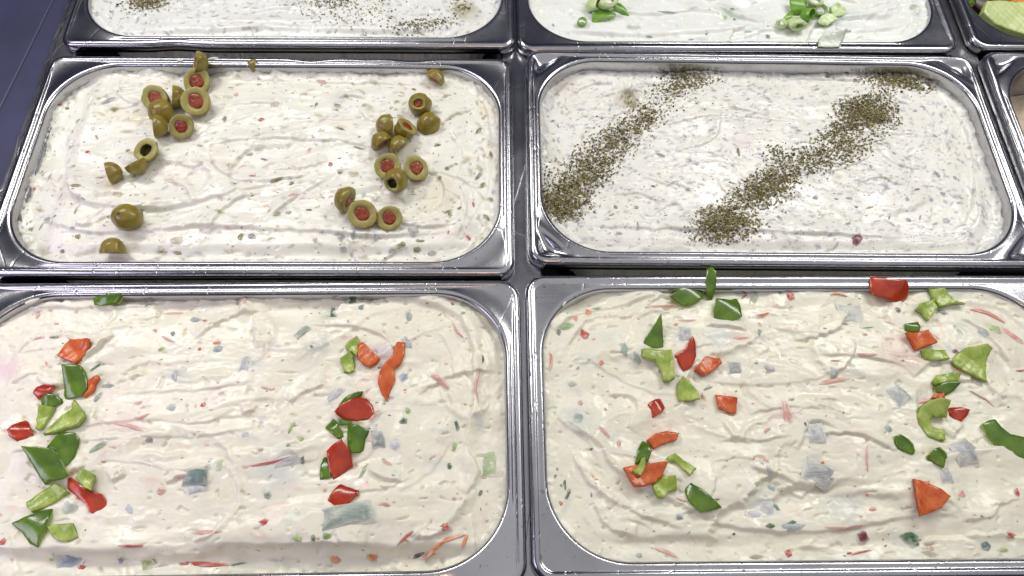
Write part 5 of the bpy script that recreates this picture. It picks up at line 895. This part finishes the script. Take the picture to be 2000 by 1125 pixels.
pepper('G', (1480, 0), [(1600,-80),(1760,-90),(1740,0),(1650,60),(1600,20)], 'r', 's', 'dark maroon beet piece between the cucumber and the pan wall', (0, 0), -3, T=4, name='beet_piece', cat='beet', mats=(flat('beet_skin', (.035, .006, .008), .35), flat('beet_flesh', (.05, .008, .012), .35)))
# pale spread in the deep pan at the right edge
def lump_bed(p, level, m, name, label, cat):
    nx, ny = 150, 80; x, y, r = p; hw_, hh_, rr = IW - .4, IH - .4, IR
    mv = np.linspace(-hh_, hh_, ny); over = np.maximum(np.abs(mv) - (hh_ - rr), 0); half = hw_ - rr + np.sqrt(np.maximum(rr * rr - over ** 2, 0))
    MU = np.linspace(-1, 1, nx)[None, :] * half[:, None]; MV = np.repeat(mv[:, None], nx, 1)
    Z = -level + 5 * perlin(MU * .03, MV * .04, 91) + 2.5 * perlin(MU * .12, MV * .12, 92) + .9 * perlin(MU * .4, MV * .4, 93)
    idx = np.arange(nx * ny).reshape(ny, nx); F = np.stack([idx[:-1, :-1], idx[:-1, 1:], idx[1:, 1:], idx[1:, :-1]], -1).reshape(-1, 4)
    V = np.stack([MU, MV, Z], -1).reshape(-1, 3) * MM; loop = np.concatenate([idx[0, :], idx[1:, -1], idx[-1, -2::-1], idx[-2:0:-1, 0]])
    sk = V[loop].copy(); sk[:, 2] = -.06; sk[:, :2] *= .985; b = len(V); n = len(loop); j = np.arange(n)
    V = np.vstack([V, sk]); F = np.vstack([F, np.stack([loop[j], b + j, b + (j + 1) % n, loop[(j + 1) % n]], 1)])
    o = mesh_obj(name, V, F, m); o.location = (x, y, 0); o.rotation_euler = (0, 0, r); tag(o, label, cat)
lump_bed(Hh['p'], 34, M_PINK, 'tuna_spread', 'pinkish beige chunky spread deep in the pan at the right edge', 'spread')
lump_bed(G['p'], 22, flat('salad_bed', (.10, .12, .04), .4), 'chopped_salad', 'dark green chopped salad under the cucumber in the corner pan', 'salad')

# ------------------------------------------------------------------ counter: bars, frame, well, liner
V, F = [], []; box(V, F, -.9, 1.2, -.8, .8, -.20, -.18); tag(mesh_obj('well_floor', V, F, M_WELL, smooth=False), kind='structure')
def bar(x, w_, label):
    V, F = [], []; n = 60
    prof = [(-w_, -.012), (-w_, -.0098), (-w_ + .0015, -.0088), (w_ - .0015, -.0088), (w_, -.0098), (w_, -.012)]
    ys = np.linspace(-.45, .45, n)
    for y in ys:
        for (a, z) in prof: V.append((x + a, y, z))
    m = len(prof)
    for i in range(n - 1):
        for j in range(m): a = i * m + j; b = i * m + (j + 1) % m; F.append([a, b, b + m, a + m])
    F.append(list(range(m))[::-1]); F.append([(n - 1) * m + j for j in range(m)])
    o = mesh_obj('divider_bar', V, F, M_BAR, smooth=False); tag(o, label, 'divider bar', 'steel divider bars')
bar(.0008, .0125, 'steel divider bar in the seam between the left and right pans')
bar(.3325, .011, 'steel divider bar in the seam beside the two pans at the right edge')
V, F = [], []; box(V, F, -.3345, -.318, -.45, .45, -.014, -.0085); box(V, F, -.3365, -.3345, -.45, .45, -.03, -.0070)
tag(mesh_obj('counter_frame', V, F, M_BAR, smooth=False), 'dark steel frame strip along the left side of the pans', 'counter frame')
V, F = [], []; box(V, F, -.8, -.3367, -.45, .60, -.05, -.012)
for q in range(2):
    b = len(V); x_ = -.372 - .05 * q; V += [(-.8, -.45, -.0116 + .003 * q), (x_ - .03, -.45, -.0116 + .003 * q), (x_ + .06, .60, -.0116 + .003 * q), (-.8, .60, -.0116 + .003 * q), (-.8, -.45, -.0108 + .003 * q), (x_ - .031, -.45, -.0112 + .003 * q), (x_ + .059, .60, -.0112 + .003 * q), (-.8, .60, -.0108 + .003 * q)]; F += [[b + i for i in f] for f in ((0, 3, 2, 1), (4, 5, 6, 7), (0, 1, 5, 4), (1, 2, 6, 5), (2, 3, 7, 6), (3, 0, 4, 7))]
tag(mesh_obj('counter_panel', V, F, M_NAVY, smooth=False), kind='structure')
